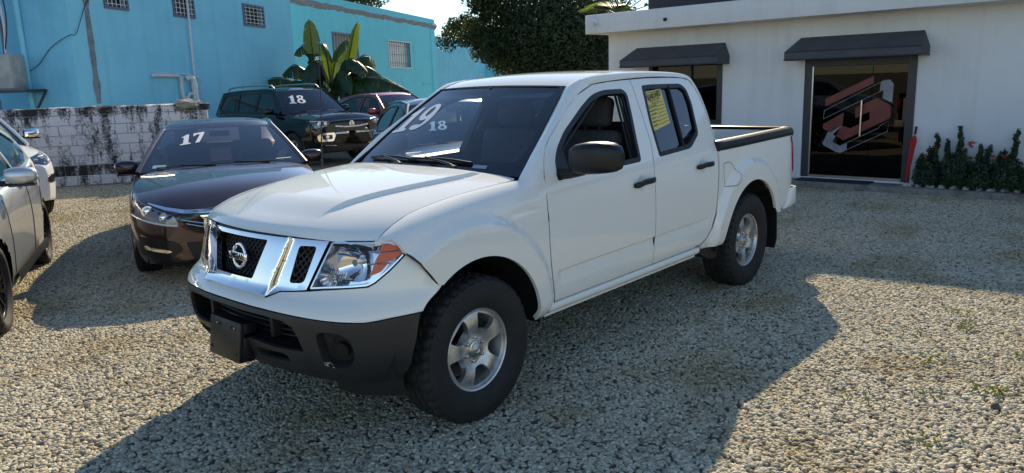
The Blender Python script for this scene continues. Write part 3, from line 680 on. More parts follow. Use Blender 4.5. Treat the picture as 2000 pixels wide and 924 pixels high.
# low rear wall
yC = math.radians(210.5); C0 = B0+dB*16.4; CB = empty('rear_wall', (C0.x, C0.y, 0), yC); tag(CB, 'long pale blue boundary wall running back towards the dark tree', 'wall')
m = MB(); m.box((0, 0, 0), (110, .3, 4.35)); 
m.build('wall', stucco('pale_blue_stucco', (.22, .64, .80), .15), CB)
m = MB(); m.box((12.6, -1.0, 0), (14.0, -.005, 2.85)); m.build('lean_to', TURQ, CB)
m = MB(); m.add([(13.9, -.02, 2.97), (14.6, -1.4, 2.97), (17.4, -1.4, 2.22), (16.6, -.02, 2.22), (13.9, -.02, 2.91), (14.6, -1.4, 2.91), (17.4, -1.4, 2.16), (16.6, -.02, 2.16)], [(0, 1, 2, 3), (4, 7, 6, 5), (0, 4, 5, 1), (1, 5, 6, 2), (2, 6, 7, 3), (0, 3, 7, 4)]); m.build('lean_to_roof', plain('pale_roof_sheet', (.72, .70, .62), .6), CB)
# white painted block wall --------------------------------------------------
def block_mat():
    m, n, b = _new('painted_block'); setp(b, Roughness=.9); oi = n.nodes.new('ShaderNodeObjectInfo')
    g = n.nodes.new('ShaderNodeNewGeometry'); sp = n.nodes.new('ShaderNodeSeparateXYZ'); n.links.new(g.outputs['Position'], sp.inputs[0])
    x = n.nodes.new('ShaderNodeTexNoise'); x.inputs['Scale'].default_value = 3.2; x.inputs['Detail'].default_value = 9; x.inputs['Roughness'].default_value = .72
    mp = n.nodes.new('ShaderNodeMapping'); mp.inputs['Scale'].default_value = (1.2, 1.2, .35); n.links.new(g.outputs['Position'], mp.inputs[0]); n.links.new(mp.outputs[0], x.inputs[0])
    y = n.nodes.new('ShaderNodeTexNoise'); y.inputs['Scale'].default_value = 26; y.inputs['Detail'].default_value = 6; y.inputs['Roughness'].default_value = .7; n.links.new(g.outputs['Position'], y.inputs[0])
    r = ramp(n, [(.40, (.02, .02, .022)), (.47, (.22, .22, .24)), (.54, (.60, .61, .66))]); 
    ad = n.nodes.new('ShaderNodeMath'); ad.operation = 'MULTIPLY_ADD'; ad.inputs[1].default_value = .48; ad.inputs[2].default_value = -.215; n.links.new(y.outputs[0], ad.inputs[0])
    a2 = n.nodes.new('ShaderNodeMath'); a2.operation = 'ADD'; n.links.new(x.outputs[0], a2.inputs[0]); n.links.new(ad.outputs[0], a2.inputs[1])
    # worn bands: the coping and the footing lost most of their paint
    zr = ramp(n, [(0, (.06,)*3), (.09, (.06,)*3), (.14, (-.0,)*3), (.13, (0,)*3), (.2, (0,)*3), (1, (0,)*3)])
    mr = n.nodes.new('ShaderNodeMapRange'); mr.inputs['From Min'].default_value = 1.30; mr.inputs['From Max'].default_value = 1.40; mr.inputs['To Max'].default_value = .085; n.links.new(sp.outputs[2], mr.inputs[0])
    s1 = n.nodes.new('ShaderNodeMath'); s1.operation = 'SUBTRACT'; n.links.new(a2.outputs[0], s1.inputs[0]); n.links.new(mr.outputs[0], s1.inputs[1])
    c1 = n.nodes.new('ShaderNodeMath'); c1.operation = 'COMPARE'; c1.inputs[1].default_value = .30; c1.inputs[2].default_value = .10; n.links.new(sp.outputs[2], c1.inputs[0])
    m1 = n.nodes.new('ShaderNodeMath'); m1.operation = 'MULTIPLY_ADD'; m1.inputs[1].default_value = -.13; n.links.new(c1.outputs[0], m1.inputs[0]); n.links.new(s1.outputs[0], m1.inputs[2])
    n.links.new(m1.outputs[0], r.inputs[0]); n.links.new(r.outputs[0], b.inputs['Base Color']); bump(n, b, y.outputs[0], .5, .02); return m
BLK = block_mat(); W0 = Vector((-2.4, -12.86)); dW = Vector((-.857, .516)).normalized(); BW = empty('block_wall', (W0.x, W0.y, 0), math.atan2(dW.y, dW.x)); tag(BW, 'low white painted concrete block wall with black mould stains below the blue building', 'wall')
# local -y faces the camera? camera side normal
sgn = 1 if (Vector((2.6, 3.45))-W0).dot(Vector((-dW.y, dW.x))) > 0 else -1
m = MB(); m.box((-5.5, min(-sgn*.15, -sgn*.012), 0), (2.9, max(-sgn*.15, -sgn*.012), 1.37)); m.build('mortar', plain('mortar', (.40, .40, .42), .95, var=.4, scale=12), BW)
bmesh_ = None; rb_ = random.Random(5); shared = []
for k in range(4):
    q = MB(); q.rbox((-.194, -.06, -.0925), (.194, .06, .0925), .008, seg=1); o = q.build('block', BLK, BW, True, 30); shared.append(o.data); bpy.data.objects.remove(o)
for row in range(7):
    n_ = 21; off = .2 if row % 2 else 0
    for k in range(n_):
        x_ = -5.4+off+.4*k
        if x_ > 2.78: continue
        o = bpy.data.objects.new('block', shared[k % 4]); COL.objects.link(o); o.parent = BW; o.location = (x_, -sgn*(.06-.004-rb_.uniform(0, .006)), .0975+.195*row)
        if off and k == 0: pass
m = MB(); rows = []; rc_ = random.Random(8)
for k in range(44):
    x_ = lerp(-5.55, 2.95, k/43); j = lambda a: rc_.uniform(-a, a)
    rows.append([(x_, sgn*.012+j(.006), 1.372), (x_, sgn*.018+j(.01), 1.43+j(.012)), (x_, sgn*.006+j(.012), 1.50+j(.014)), (x_, -sgn*.08, 1.52+j(.016)), (x_, -sgn*.165, 1.49+j(.014)), (x_, -sgn*.165, 1.372)])
grid('', rows, None, mb=m); m.build('coping', BLK, BW, smooth=True)
q = MB(); bm = bmesh.new(); bmesh.ops.create_icosphere(bm, subdivisions=3, radius=1)
for v in bm.verts: v.co *= 1+.40*mathutils.noise.noise(v.co*1.9)+.22*mathutils.noise.noise(v.co*5)
me = bpy.data.meshes.new('rubble'); bm.to_mesh(me); bm.free(); me.materials.append(CONC); RU = bpy.data.objects.new('rubble_pile', me); COL.objects.link(RU); p_ = W0+dW*2.55; RU.location = (p_.x, p_.y, 1.50); RU.scale = (.26, .20, .10); tag(RU, 'rough lump of grey concrete on top of the block wall by the pipe', 'rubble')
# earth bank that carries the wall end and the pipes behind
# ---------------------------------------------------------------- wheels
def tyre_mesh(R, w, rb, n=120, blocks=True):
    h = w/2
    prof = [(-.72*h, rb-.004), (-.80*h, rb+.006), (-.93*h, rb+.03), (-.985*h, lerp(rb, R, .38)), (-1.0*h, lerp(rb, R, .52)), (-.97*h, lerp(rb, R, .70)), (-.955*h, lerp(rb, R, .72)), (-.925*h, lerp(rb, R, .86)), (-.88*h, R-.016), (-.80*h, R-.005), (-.66*h, R-.001),
            (-.45*h, R), (-.43*h, R-.011), (-.35*h, R-.011), (-.34*h, R), (-.06*h, R+.0005), (-.045*h, R-.011), (.045*h, R-.011), (.06*h, R+.0005), (.34*h, R), (.35*h, R-.011), (.43*h, R-.011), (.45*h, R),
            (.66*h, R-.001), (.80*h, R-.005), (.88*h, R-.016), (.925*h, lerp(rb, R, .86)), (.955*h, lerp(rb, R, .72)), (.97*h, lerp(rb, R, .70)), (1.0*h, lerp(rb, R, .52)), (.985*h, lerp(rb, R, .38)), (.93*h, rb+.03), (.80*h, rb+.006), (.72*h, rb-.004)]
    v = []
    for a, r in prof:
        for j in range(n):
            t = 2*math.pi*(j+.35*math.sin(a*60))/n; rr = r
            if blocks and r > R-.02 and abs(a) > .4*h and j % 3 == (0 if a > 0 else 1): rr = r-.014
            elif blocks and r > R-.004 and abs(a) < .36*h and j % 3 == 2: rr = r-.010
            v.append((rr*math.cos(t), a, rr*math.sin(t)))
    f = [(i*n+j, (i+1)*n+j, (i+1)*n+(j+1) % n, i*n+(j+1) % n) for i in range(len(prof)-1) for j in range(n)]
    return v, f
def wheel(parent, loc, side, R, w, rr, spokes, mat, kind='broad', n=120, rot=0.0, detail=True):
    """alloy wheel, axle along y, outer face towards side*y"""
    h = w/2; mb = MB(); lip = h*.76
    mb.lathe([(-lip, rr), (-lip+.012, rr-.012), (-lip+.03, rr-.035), (lip-.05, rr-.035), (lip-.018, rr-.016), (lip-.004, rr-.012), (lip, rr-.004), (lip-.006, rr+.004)], 56)
    root = mb.build('wheel', mat, parent, True, 40); root.location = loc; root.rotation_euler = (0, 0, 0 if side > 0 else math.pi)
    ro = rr-.014; holes = []
    if kind == 'broad':
        depth = Spl([(0, lip-.028), (.04, lip-.030), (.075, lip-.034), (.11, lip-.018), (.15, lip-.010), (ro, lip-.020)])
        for k in range(spokes):
            a = rot+2*math.pi*(k+.5)/spokes; da = .36
            poly = [(r*math.cos(a+q), r*math.sin(a+q)) for r, q in [(.100, -.20), (.100, .20), (.125, .34), (ro-.018, .36), (ro-.014, .2), (ro-.014, -.2), (ro-.018, -.36), (.125, -.34)]]
            holes.append(crv(poly, 4, True))
    else:
        depth = Spl([(0, lip-.035), (.05, lip-.033), (.10, lip-.022), (ro, lip-.012)])
        for k in range(spokes):
            for sg, (q0, q1, q2) in ((0, (.10, .05, .04)),):
                a = rot+2*math.pi*(k+.5)/spokes; w0 = math.pi/spokes
                poly = [(r*math.cos(a+q), r*math.sin(a+q)) for r, q in [(.07, -.25*w0), (.07, .25*w0), (ro-.03, .74*w0), (ro-.008, .60*w0), (ro-.008, .12*w0), (.14, .0), (ro-.008, -.12*w0), (ro-.008, -.60*w0), (ro-.03, -.74*w0)]]
                holes.append(rc(poly, .006, 2))
    circ = [(ro*math.cos(2*math.pi*i/64), ro*math.sin(2*math.pi*i/64)) for i in range(64)]
    fm = lambda x, z: (x, depth(math.hypot(x, z)), z)
    panel('spokes', circ, fm, mat, root, .016, holes, .03, (0, 1, 0), bstep=.009)
    v, f = tyre_mesh(R, w, rr, n)
    mesh_obj('tyre', v, f, TYRE, root, True, None, 38)
    b = MB(); b.lathe([(lip-.12, 0.0), (lip-.12, rr-.06), (lip-.14, rr-.055), (lip-.14, 0)], 40); b.lathe([(lip-.16, 0), (lip-.075, .075), (lip-.05, .07), (lip-.05, 0)], 24)
    b.build('brake_disc', DISC, root, True, 40)
    b = MB(); c = depth(0); b.lathe([(c-.004, .046), (c+.004, .044), (c+.008, .034), (c+.014, .032), (c+.016, .026), (c+.017, 0)], 32)
    cap = b.build('centre_cap', SATIN if kind == 'broad' else BLKGL, root, True, 40)
    if kind == 'broad':
        b = MB(); ring(b, (0, c+.017, 0), .017, .0028, 'y'); b.box((-.021, c+.016, -.0035), (.021, c+.0195, .0035)); b.build('emblem', CHROME, cap, True, 40)
        for k in range(6):
            a = rot+2*math.pi*k/6+.3; x, z = .062*math.cos(a), .062*math.sin(a); d = depth(.062)
            b = MB(); b.lathe([(d-.006, .0165), (d+.001, .015), (d+.001, .0105), (d+.016, .010), (d+.020, .006), (d+.020, 0)], 6 if 0 else 12, 'y', (x, 0, z)); b.build('lug_nut', SATIN, root, True, 40)
    else:
        for k in range(5):
            a = rot+2*math.pi*k/5; x, z = .055*math.cos(a), .055*math.sin(a); d = depth(.055)
            MB().lathe([(d-.004, .012), (d+.004, .010), (d+.008, .006), (d+.008, 0)], 8, 'y', (x, 0, z)).build('lug_nut', SATIN, root, True, 40)
    return root
def ring(mb, c, R, r, axis='y', n=28, m=8, mi=0, sx=1.0):
    v = []
    for i in range(n):
        t = 2*math.pi*i/n
        for j in range(m):
            q = 2*math.pi*j/m; rad = R+r*math.cos(q); h = r*math.sin(q)
            a, b = rad*math.cos(t)*sx, rad*math.sin(t)
            v.append({'y': (c[0]+a, c[1]+h, c[2]+b), 'x': (c[0]+h, c[1]+a, c[2]+b), 'z': (c[0]+a, c[1]+b, c[2]+h)}[axis])
    f = [(i*m+j, ((i+1) % n)*m+j, ((i+1) % n)*m+(j+1) % m, i*m+(j+1) % m) for i in range(n) for j in range(m)]
    return mb.add(v, f, mi)
DISC = plain('brake_disc', (.10, .095, .09), .5, .7, var=.3, scale=20)
# ---------------------------------------------------------------- white pickup truck
T = empty('pickup_truck', (0, 0, 0))
tag(T, 'white crew cab pickup truck with chrome grille and black lower bumper standing on the gravel', 'pickup truck')
UP = (0, 0, 1); FR = (1, 0, 0)
# fender surface
def zseam(x): return hood_z(min(x, .50), seam_y(x))
FL_ = .20
def fend_map(x, v, s=1):
    zt = zseam(x); zs = zt-.135
    if v <= zs: return side_map(x, v, s)
    t = (v-zs)/FL_*math.pi/2; y0 = YL(zs); ys = seam_y(x); slope = (YL(zs+.01)-YL(zs-.01))/.02
    ct = math.cos(t); y = ys+(y0-ys)*math.copysign(abs(ct)**.9, ct)
    y += slope*(zt-zs)*math.sin(t)*math.cos(t)*.6; z = zs+(zt-zs)*math.sin(min(t, 1.65)); y += flare(x, z)*max(0, ct)
    w = sstep(-.34, -.60, x)
    if w > 0:
        z2 = zs+(v-zs)*.135/FL_; y2 = YL(z2)+flare(x, z2); y, z = lerp(y, y2, w), lerp(z, z2, w)
    return (x, s*y, z)
def vtop(x): return zseam(x)-.135+FL_
arcF = [(.488*math.cos(a), .388+.488*math.sin(a)) for a in [math.radians(q) for q in range(-8, 58, 4)]]
ARC_F = [(.488*math.cos(math.radians(q)), .388+.488*math.sin(math.radians(q))) for q in range(57, 196, 4)]   # front to rear over the top
fo = [(.443, .984), (.475, vtop(.475)-.045), (.505, vtop(.505)-.012), (.522, vtop(.515))]
fo += [(x, vtop(x)) for x in (.46, .40, .30, .2, .1, 0, -.1, -.2, -.3, -.4, -.47)]
fo += [(-.50, vtop(-.5)), (-.55, vtop(-.55)), (-.624, vtop(-.62)-.004)]
DG = [(-.624, 1.19), (-.602, 1.12), (-.590, 1.02), (-.591, .83), (-.60, .72), (-.648, .475)]         # fender / front door gap
fo += DG+[(-.655, .452), (-.60, .425), (-.55, .40), (-.505, .40)]
fo += [p for p in reversed(ARC_F) if p[1] > .41 or p[0] > -.4]
fo += [(.268, .797)]+[(.30, .806), (.333, .856), (.376, .904), (.413, .957)]
fo = fo[:-4]+[(.292, .800), (.333, .854), (.374, .902), (.412, .957)]
for s in (1, -1):
    panel('fender', fo, lambda x, v, s=s: fend_map(x, v, s), WHITE, T, .026, thick=.022, out=(0, s, .3), bstep=.014)
# hood
he = [(hood_front(y)-.004, y) for y in [i*.05 for i in range(0, 15)]]+[(.528, .757)]
he += [(x, seam_y(x)-.004) for x in (.50, .46, .40, .30, .2, .1, 0, -.1, -.2, -.3, -.4, -.47)]+[(-.488, .738)]
he += [(-.485, .70), (-.455, .50), (-.42, .25), (-.41, 0)]
hood_poly = he+[(x, -y) for x, y in reversed(he[1:-1])]
hx_ = [(x_, sg*(lerp(.40, .545, sstep(.65, -.35, x_))+d_)) for x_ in [.60-.016*k for k in range(64)] for d_ in (-.014, -.005, .005, .014) for sg in (1, -1)]
panel('hood', hood_poly, hood_map, WHITE, T, .022, thick=.02, out=UP, bstep=.018, extra=hx_)
for s in (1, -1):
    m = MB(); m.tube([(x_, s*(seam_y(x_)-.002), hood_z(x_, seam_y(x_))-.009) for x_ in [.52-.04*k for k in range(26)]], .0065, 6); m.build('hood_gap_strip', RUBBER, T, True)  # dark strip laid in the hood gap in place of its shade
    m = MB(); m.tube([offmap(lambda x, v, s=s: fend_map(x, v, s), -.010, (0, s, .2))(*p) for p in [(.285, .79), (.31, .826), (.352, .878), (.392, .93), (.43, .974)]], .0075, 6); m.build('bumper_gap_strip', RUBBER, T, True)  # dark strip for the shade in the bumper gap
m = MB(); m.tube([(hood_front(y_)-.006, y_, hood_z(hood_front(y_)-.004, y_)-.012) for y_ in [-.75+.05*k for k in range(31)]], .008, 6); m.build('hood_gap_strip', RUBBER, T, True)  # dark strip for the shade along the hood's front edge
# bumper cover, white
def wl(u):  # white / black line height
    return Spl([(0, .721), (.3, .715), (.6, .699), (.75, .689), (.86, .682), (.95, .688), (1.12, .699), (1.3, .703)])(abs(u))
UB = 1.155     # bumper ends at the wheel arch
bt = [(0, .764), (.183, .764), (.286, .757), (.345, .784), (.505, .800), (.60, .812), (.69, .820), (.81, .828), (.84, .843), (.90, .894), (.972, .966)]
nb = [(.99, .955), (1.03, .93), (1.075, .885), (1.115, .842), (1.15, .795)]
half = bt+nb+[(1.128, .745), (1.118, wl(1.118)+.003)]
half += [(u, wl(u)+.003) for u in (1.05, .95, .86, .75, .6, .45, .3, .15, 0)]
def nose_s(u, z): return nose_map(u, z, 1)
poly = half+[(-u, z) for u, z in reversed(half[1:-1])]
panel('front_bumper', poly, nose_s, WHITE, T, .026, thick=.02, out=(1, 0, .2), bstep=.014)
# lower black bumper
lb = [(u, wl(u)-.003) for u in (0, .15, .3, .45, .6, .75, .86, .95, 1.05, 1.108)]
lb += [(1.095, .64), (1.075, .56), (1.03, .45), (.99, .405), (.90, .35), (.80, .338), (.60, .338), (.4, .345), (.2, .352), (0, .354)]
lpoly = lb+[(-u, z) for u, z in reversed(lb[1:-1])]
opn = [(-.46, .675), (-.30, .690), (0, .695), (.30, .688), (.44, .676), (.50, .650), (.525, .60), (.545, .532), (.37, .532), (.19, .553), (-.19, .553), (-.37, .532), (-.545, .532), (-.525, .60), (-.50, .650)]
slot = rc([(.225, .512), (.40, .508), (.432, .495), (.438, .458), (.24, .462)], .012, 3)
slotm = [(-u, z) for u, z in reversed(slot)]
fog = crv([(.632, .628), (.70, .640), (.76, .624), (.792, .585), (.798, .535), (.777, .483), (.732, .457), (.672, .458), (.640, .480), (.633, .55)], 5, True)
fogm = [(-u, z) for u, z in reversed(fog)]
LBP = panel('lower_bumper', lpoly, nose_s, BUMPER, T, .026, holes=[opn, slot, slotm, fog, fogm], thick=.016, out=(1, 0, 0), bstep=.012)
tag(LBP, 'unpainted black plastic lower bumper with scuffed fog lamp pockets')
def recess(name, outl, depth, mat, parent, fm=nose_s, shrink=.9, floor=True, vec=None, fmat=None):
    o3 = [Vector(fm(*p)) for p in dens(outl, .015)]; n = len(o3)
    cu = sum(p[0] for p in outl)/len(outl); cz = sum(p[1] for p in outl)/len(outl)
    nn = -fnormal(fm, cu, cz, FR) if vec is None else Vector(vec)
    c = sum(o3, Vector())/n
    inn = [c+(p-c)*shrink+nn*depth for p in o3]
    mb = MB(); mb.add(o3+inn, [(i, n+i, n+(i+1) % n, (i+1) % n) for i in range(n)])
    if floor:
        k = len(mb.v); mb.add([c+nn*depth], []); mb.f += [(n+i, k, n+(i+1) % n) for i in range(n)]; mb.m += [1 if fmat else 0]*n
    return mb.build(name, [mat, fmat] if fmat else mat, parent, True, 40)
recess('intake_recess', opn, .13, BLKPL, LBP, shrink=.95, vec=(-1, 0, 0), fmat=VOID)
for o_ in (slot, slotm): recess('slot_recess', o_, .06, VOID, LBP, shrink=.9, vec=(-1, 0, 0))
for sg, o_ in ((1, fog), (-1, fogm)):
    pk = recess('fog_pocket', o_, .055, BUMPER, LBP, shrink=.86)
    c = Vector(nose_s(sg*.735, .548)); nn = fnormal(nose_s, sg*.735, .548, FR)
    dirv = (nn+Vector((.3, 0, 0))).normalized(); mb = MB()
    for r, a, b_ in ((.062, -.055, -.036), (.036, -.055, -.012)):
        mb.tube([c+dirv*a, c+dirv*b_], r, 22)
    mb.tube([c+dirv*-.013, c+dirv*-.0115], .030, 22)
    mb.build('fog_lamp_blank', BLKPL, LBP, True, 40)
    if sg > 0:
        v = []; f = []
        for k in range(9):
            u_, z_ = .640+random.uniform(0, .042), .487-random.uniform(0, .028); p = Vector(nose_s(u_, z_)); n3 = fnormal(nose_s, u_, z_, FR); a = n3.orthogonal().normalized(); b_ = n3.cross(a); k0 = len(v)
            rr_ = random.uniform(.004, .009); m_ = 7; ph = random.random()*6
            for q in range(m_):
                rq = rr_*random.uniform(.6, 1.2); v.append(tuple(p+n3*.0012+(a*math.cos(ph+q*6.283/m_)+b_*math.sin(ph+q*6.283/m_))*rq))
            f.append(tuple(range(k0, k0+m_)))
        mesh_obj('scuff', v, f, plain('scuffed_plastic', (.30, .29, .28), .8, var=.4, scale=60), LBP, False)
# radiator bars inside the intake
mb = MB()
for k in range(5):
    z_ = .565+k*.028; mb.tube([(DZ(z_)-.10-SAG(abs(u_)), PY(abs(u_))*YN(z_)*(1 if u_ > 0 else -1), z_) for u_ in [-.48+.08*i for i in range(13)]], .0045, 6)
for y_ in (-.3, .28): mb.rbox((.72, y_-.012, .555), (.80, y_+.012, .69), .004)
mb.build('intake_bar', RUBBER, LBP, True, 40)
# plate bracket
PB = MB(); A_ = frame((.900, .025, .528), (0, 1, 0), (-.14, 0, 1))
PB.rbox((-.146, -.100, -.008), (.146, .098, .012), .004, 0, A_)
PB.rbox((-.144, .02, -.075), (.144, .097, -.004), .006, 0, A_); PB.rbox((-.144, -.098, -.075), (-.130, .05, -.004), .006, 0, A_); PB.rbox((.130, -.098, -.075), (.144, .05, -.004), .006, 0, A_)
PBo = PB.build('plate_bracket', BLKPL, T, True, 30)
for x_ in (-.085, .055):
    MB().box((x_, .058, .0118), (x_+.05, .074, .0128), 0, A_).build('mount_slot', VOID, PBo)
    MB().lathe([(.012, .0065), (.0165, .005), (.0165, 0)], 10, 'z', (x_+.012 if x_ < 0 else x_+.036, .066, 0)).build('bolt', SATIN, PBo, True).data.transform(A_)
for x_ in (-.125, .115):
    b_ = MB(); b_.lathe([(.0122, .009), (.0130, .009), (.0130, 0)], 12, 'z', (x_, -.062, 0)); q_ = b_.build('mount_hole', VOID, PBo, True); q_.data.transform(A_)
# chrome grille
def chr_map(u, z):
    a = abs(u); p = Vector(nose_s(u, z)); vb = lerp(.286, .385, (z-.766)/.269)       # outer edge of the V
    vi = lerp(.167, .25, (z-.82)/.2)
    d = .004+.030*sstep(vb+.012, vb-.004, a)*sstep(.66, .80, z+.03)
    if a < vi+.03: d -= .0*sstep(vi+.03, vi, a)
    return tuple(p+Vector((d, 0, d*.25)))
ch = [(0, 1.034), (.2, 1.034), (.385, 1.033), (.50, 1.032), (.592, 1.031), (.502, .808), (.42, .797), (.345, .790), (.292, .766), (.183, .772), (0, .773)]
chp = ch+[(-u, z) for u, z in reversed(ch[1:-1])]
co = rc([(-.248, 1.014), (.248, 1.014), (.172, .825), (-.172, .825)], .014, 4)
so = rc([(.425, 1.003), (.532, 1.006), (.482, .836), (.392, .830)], [.02, .02, .025, .02], 4)
som = [(-u, z) for u, z in reversed(so)]
ex = [(sg*(lerp(.286, .385, k/24)+d), lerp(.766, 1.035, k/24)) for k in range(25) for d in (-.004, .004, .012) for sg in (1, -1)]
GR = panel('grille', chp, chr_map, CHROME, T, .022, holes=[co, so, som], thick=.028, out=FR, bstep=.012, extra=ex)
tag(GR, 'chrome grille frame with a dark diamond mesh behind it')
gb = [(0, 1.02), (.57, 1.02), (.50, .81), (.2, .80), (0, .80)]
gbm = lambda u, z: tuple(Vector(nose_s(u, z))-Vector((.055, 0, 0)))
panel('grille_backing', gb+[(-u, z) for u, z in reversed(gb[1:-1])], gbm, VOID, GR, .05, thick=0, out=FR)
GMM = plain('grille_mesh', (.03, .03, .031), .35); gm = lambda u, z: tuple(Vector(nose_s(u, z))-Vector((.022, 0, 0)))
for win in (co, so, som):
    mb = MB()
    u0 = min(p[0] for p in win); u1 = max(p[0] for p in win); big = inset(win, -.012)
    for dr in (1, -1):
        c_ = -1.2
        while c_ < 1.6:
            seg = []; t = .80
            while t <= 1.03:
                u_ = dr*(t-.92)*1.0+c_
                if inside(big, u_, t): seg.append((u_, t))
                elif seg: break
                t += .01
            if len(seg) > 1: mb.tube([gm(*p) for p in (seg[0], seg[len(seg)//2], seg[-1])], .0032, 5)
            c_ += .036
    mb.build('grille_mesh', GMM, GR, True, 60)
# badge
bc = Vector(nose_s(.0, .918))+Vector((.012, 0, 0)); M_ = frame(bc, (0, 1, 0), (-.12, 0, 1))
mb = MB(); ring(mb, (0, 0, 0), .057, .0095, 'z', 36, 8); mb.v = [(a, b, c*.8) for a, b, c in mb.v]
mb.rbox((-.084, -.019, -.004), (.084, .019, .012), .004); bd = mb.build('badge', CHROME, GR, True, 40); bd.data.transform(M_)
MB().box((-.03, -.03, -.05), (.03, .03, -.006)).build('badge_mount', VOID, GR).data.transform(M_)
text_mesh('badge_lettering', 'NISSAN', .036, M_ @ Matrix.Translation((0, 0, .0125)), VOID, GR, .0006, bold=.0008)
# headlights
hlp = [(.606, 1.031), (.70, 1.032), (.79, 1.031), (.885, 1.028), (.925, 1.011), (.966, .972), (.895, .899), (.836, .849), (.806, .834), (.684, .826), (.60, .820), (.514, .811)]
for s in (1, -1):
    nm = lambda u, z, s=s: nose_map(u, z, s); o_ = (1, s*.5, .1)
    hr = rc(hlp, .012, 3); hi = inset(hr, .006)
    H = panel('headlight', hr, offmap(nm, -.085, o_), BULB, T, .035, thick=0, out=o_)
    # housing wall
    a = [Vector(nm(*p)) for p in dens(hi, .02)]; b_ = [Vector(offmap(nm, -.088, o_)(*p)) for p in dens(hi, .02)]; n_ = len(a)
    MB().add(a+b_, [(i, (i+1) % n_, n_+(i+1) % n_, n_+i) for i in range(n_)]).build('housing', BULB, H, True, 50)
    panel('bezel', inset(hr, -.0045), offmap(nm, -.004, o_), RUBBER, H, .03, holes=[inset(hr, .004)], thick=.03, out=o_, bstep=.012)
    panel('lens_rim', inset(hr, .002), offmap(nm, .0005, o_), BULB, H, .03, holes=[inset(hr, .009)], thick=.02, out=o_, bstep=.012)
    panel('lens', inset(hr, .004), offmap(nm, .0015, o_), LENS, H, .022, thick=0, out=o_)
    def bowl(name, u_, z_, ru, rz, dep, mat):
        c = Vector(offmap(nm, -.018, o_)(u_, z_)); x_ = Vector(nm(u_+.01, z_))-Vector(nm(u_-.01, z_)); x_.normalize()
        ax = Vector((1, s*.25, 0)).normalized(); zz = Vector((0, 0, 1)); yy = zz.cross(ax).normalized(); m = MB(); rows = []
        for i in range(9):
            t = i/8; rr_ = math.sqrt(t); rows.append([tuple(c+yy*ru*rr_*(abs(math.cos(q))**.7*math.copysign(1, math.cos(q)))+zz*rz*rr_*(abs(math.sin(q))**.7*math.copysign(1, math.sin(q)))-ax*dep*(1-t)) for q in [2*math.pi*j/28 for j in range(28)]])
        grid('', rows, None, closed=True, mb=m); o = m.build(name, mat, H, True, 60)
        m = MB(); m.tube([c-ax*dep, c-ax*dep*.35], [.014, .011], 14); m.tube([c-ax*dep*.35, c-ax*dep*.30], .016, 14); m.build('bulb', SATIN, H, True, 50); return o
    bowl('main_reflector', .715, .935, .085, .085, .06, CHROME)
    bowl('low_reflector', .60, .862, .052, .030, .04, BULB)
    # ribs under the main bowl
    m = MB()
    for k in range(9):
        u_ = .555+k*.012; m.tube([offmap(nm, -.05, o_)(u_, .825), offmap(nm, -.045, o_)(u_+.03, .90)], .003, 5)
    m.build('reflector_rib', BULB, H, True)
    for pl in ([(.846, 1.018), (.90, 1.018), (.918, 1.006), (.936, .988), (.842, .984)], [(.84, .978), (.938, .983), (.95, .970), (.895, .938), (.822, .936)], [(.822, .928), (.887, .929), (.858, .895), (.812, .880)]):
        panel('turn_signal', rc(pl, .005, 2), offmap(nm, -.005, o_), AMBER, H, .03, thick=.03, out=o_)
    m = MB(); m.tube([offmap(nm, -.012, o_)(.80, .985), offmap(nm, -.010, o_)(.945, .985)], .004, 6); m.tube([offmap(nm, -.012, o_)(.79, .932), offmap(nm, -.010, o_)(.90, .932)], .004, 6); m.build('signal_trim', CHROME, H, True)
# ------------------------------------------------------------ cab
PIL = [((-.606, .852, 1.15), (-.455, .775, 1.15)), ((-.624, .836, 1.197), (-.503, .758, 1.203)), ((-.667, .802, 1.283), (-.60, .733, 1.272)), ((-.713, .776, 1.345), (-.69, .708, 1.335)), ((-.785, .750, 1.40), (-.775, .685, 1.394)), ((-.99, .697, 1.522), (-.955, .633, 1.518)),
       ((-1.20, .648, 1.631), (-1.10, .590, 1.617)), ((-1.37, .619, 1.684), (-1.194, .560, 1.680)), ((-1.44, .613, 1.698), (-1.31, .560, 1.722)), ((-1.60, .607, 1.709), (-1.50, .560, 1.750)), ((-1.80, .602, 1.719), (-1.75, .560, 1.764)), ((-2.11, .597, 1.727), (-2.10, .560, 1.768)),
       ((-2.40, .599, 1.724), (-2.42, .560, 1.760)), ((-2.58, .604, 1.714), (-2.62, .560, 1.745)), ((-2.672, .616, 1.697), (-2.735, .566, 1.712)), ((-2.718, .638, 1.645), (-2.785, .585, 1.655)), ((-2.742, .668, 1.577), (-2.812, .615, 1.58)),
       ((-2.754, .706, 1.49), (-2.818, .65, 1.49)), ((-2.752, .737, 1.42), (-2.815, .685, 1.41)), ((-2.740, .765, 1.357), (-2.80, .715, 1.34)), ((-2.730, .797, 1.285), (-2.79, .75, 1.27)), ((-2.712, .842, 1.178), (-2.78, .80, 1.17))]
pa = crv([a for a, b in PIL], 5); pb = crv([b for a, b in PIL], 5); IH = 7*5; IR = 14*5
for s in (1, -1):
    rows = []
    for k in range(9):
        t = k/8; row = []
        for i, (a, b) in enumerate(zip(pa, pb)):
            a, b = Vector(a), Vector(b); m = a.lerp(b, t); d = (b-a)
            j0, j1 = max(i-2, 0), min(i+2, len(pa)-1); tg = (Vector(pa[j1])-Vector(pa[j0])).normalized(); nrm = tg.cross(d).normalized()
            if nrm.dot(Vector((0, 1, .4))) < 0: nrm = -nrm
            m = m+nrm*(d.length*.20*math.sin(math.pi*t))
            row.append((m.x, s*m.y, m.z))
        rows.append(row)
    # turned-in edge towards the door
    rows = [[(p[0], p[1]-s*.03, p[2]-.004) for p in rows[0]]]+rows
    grid('pillar_frame', rows, WHITE, T, out=(0, s, .5), sharp=50)
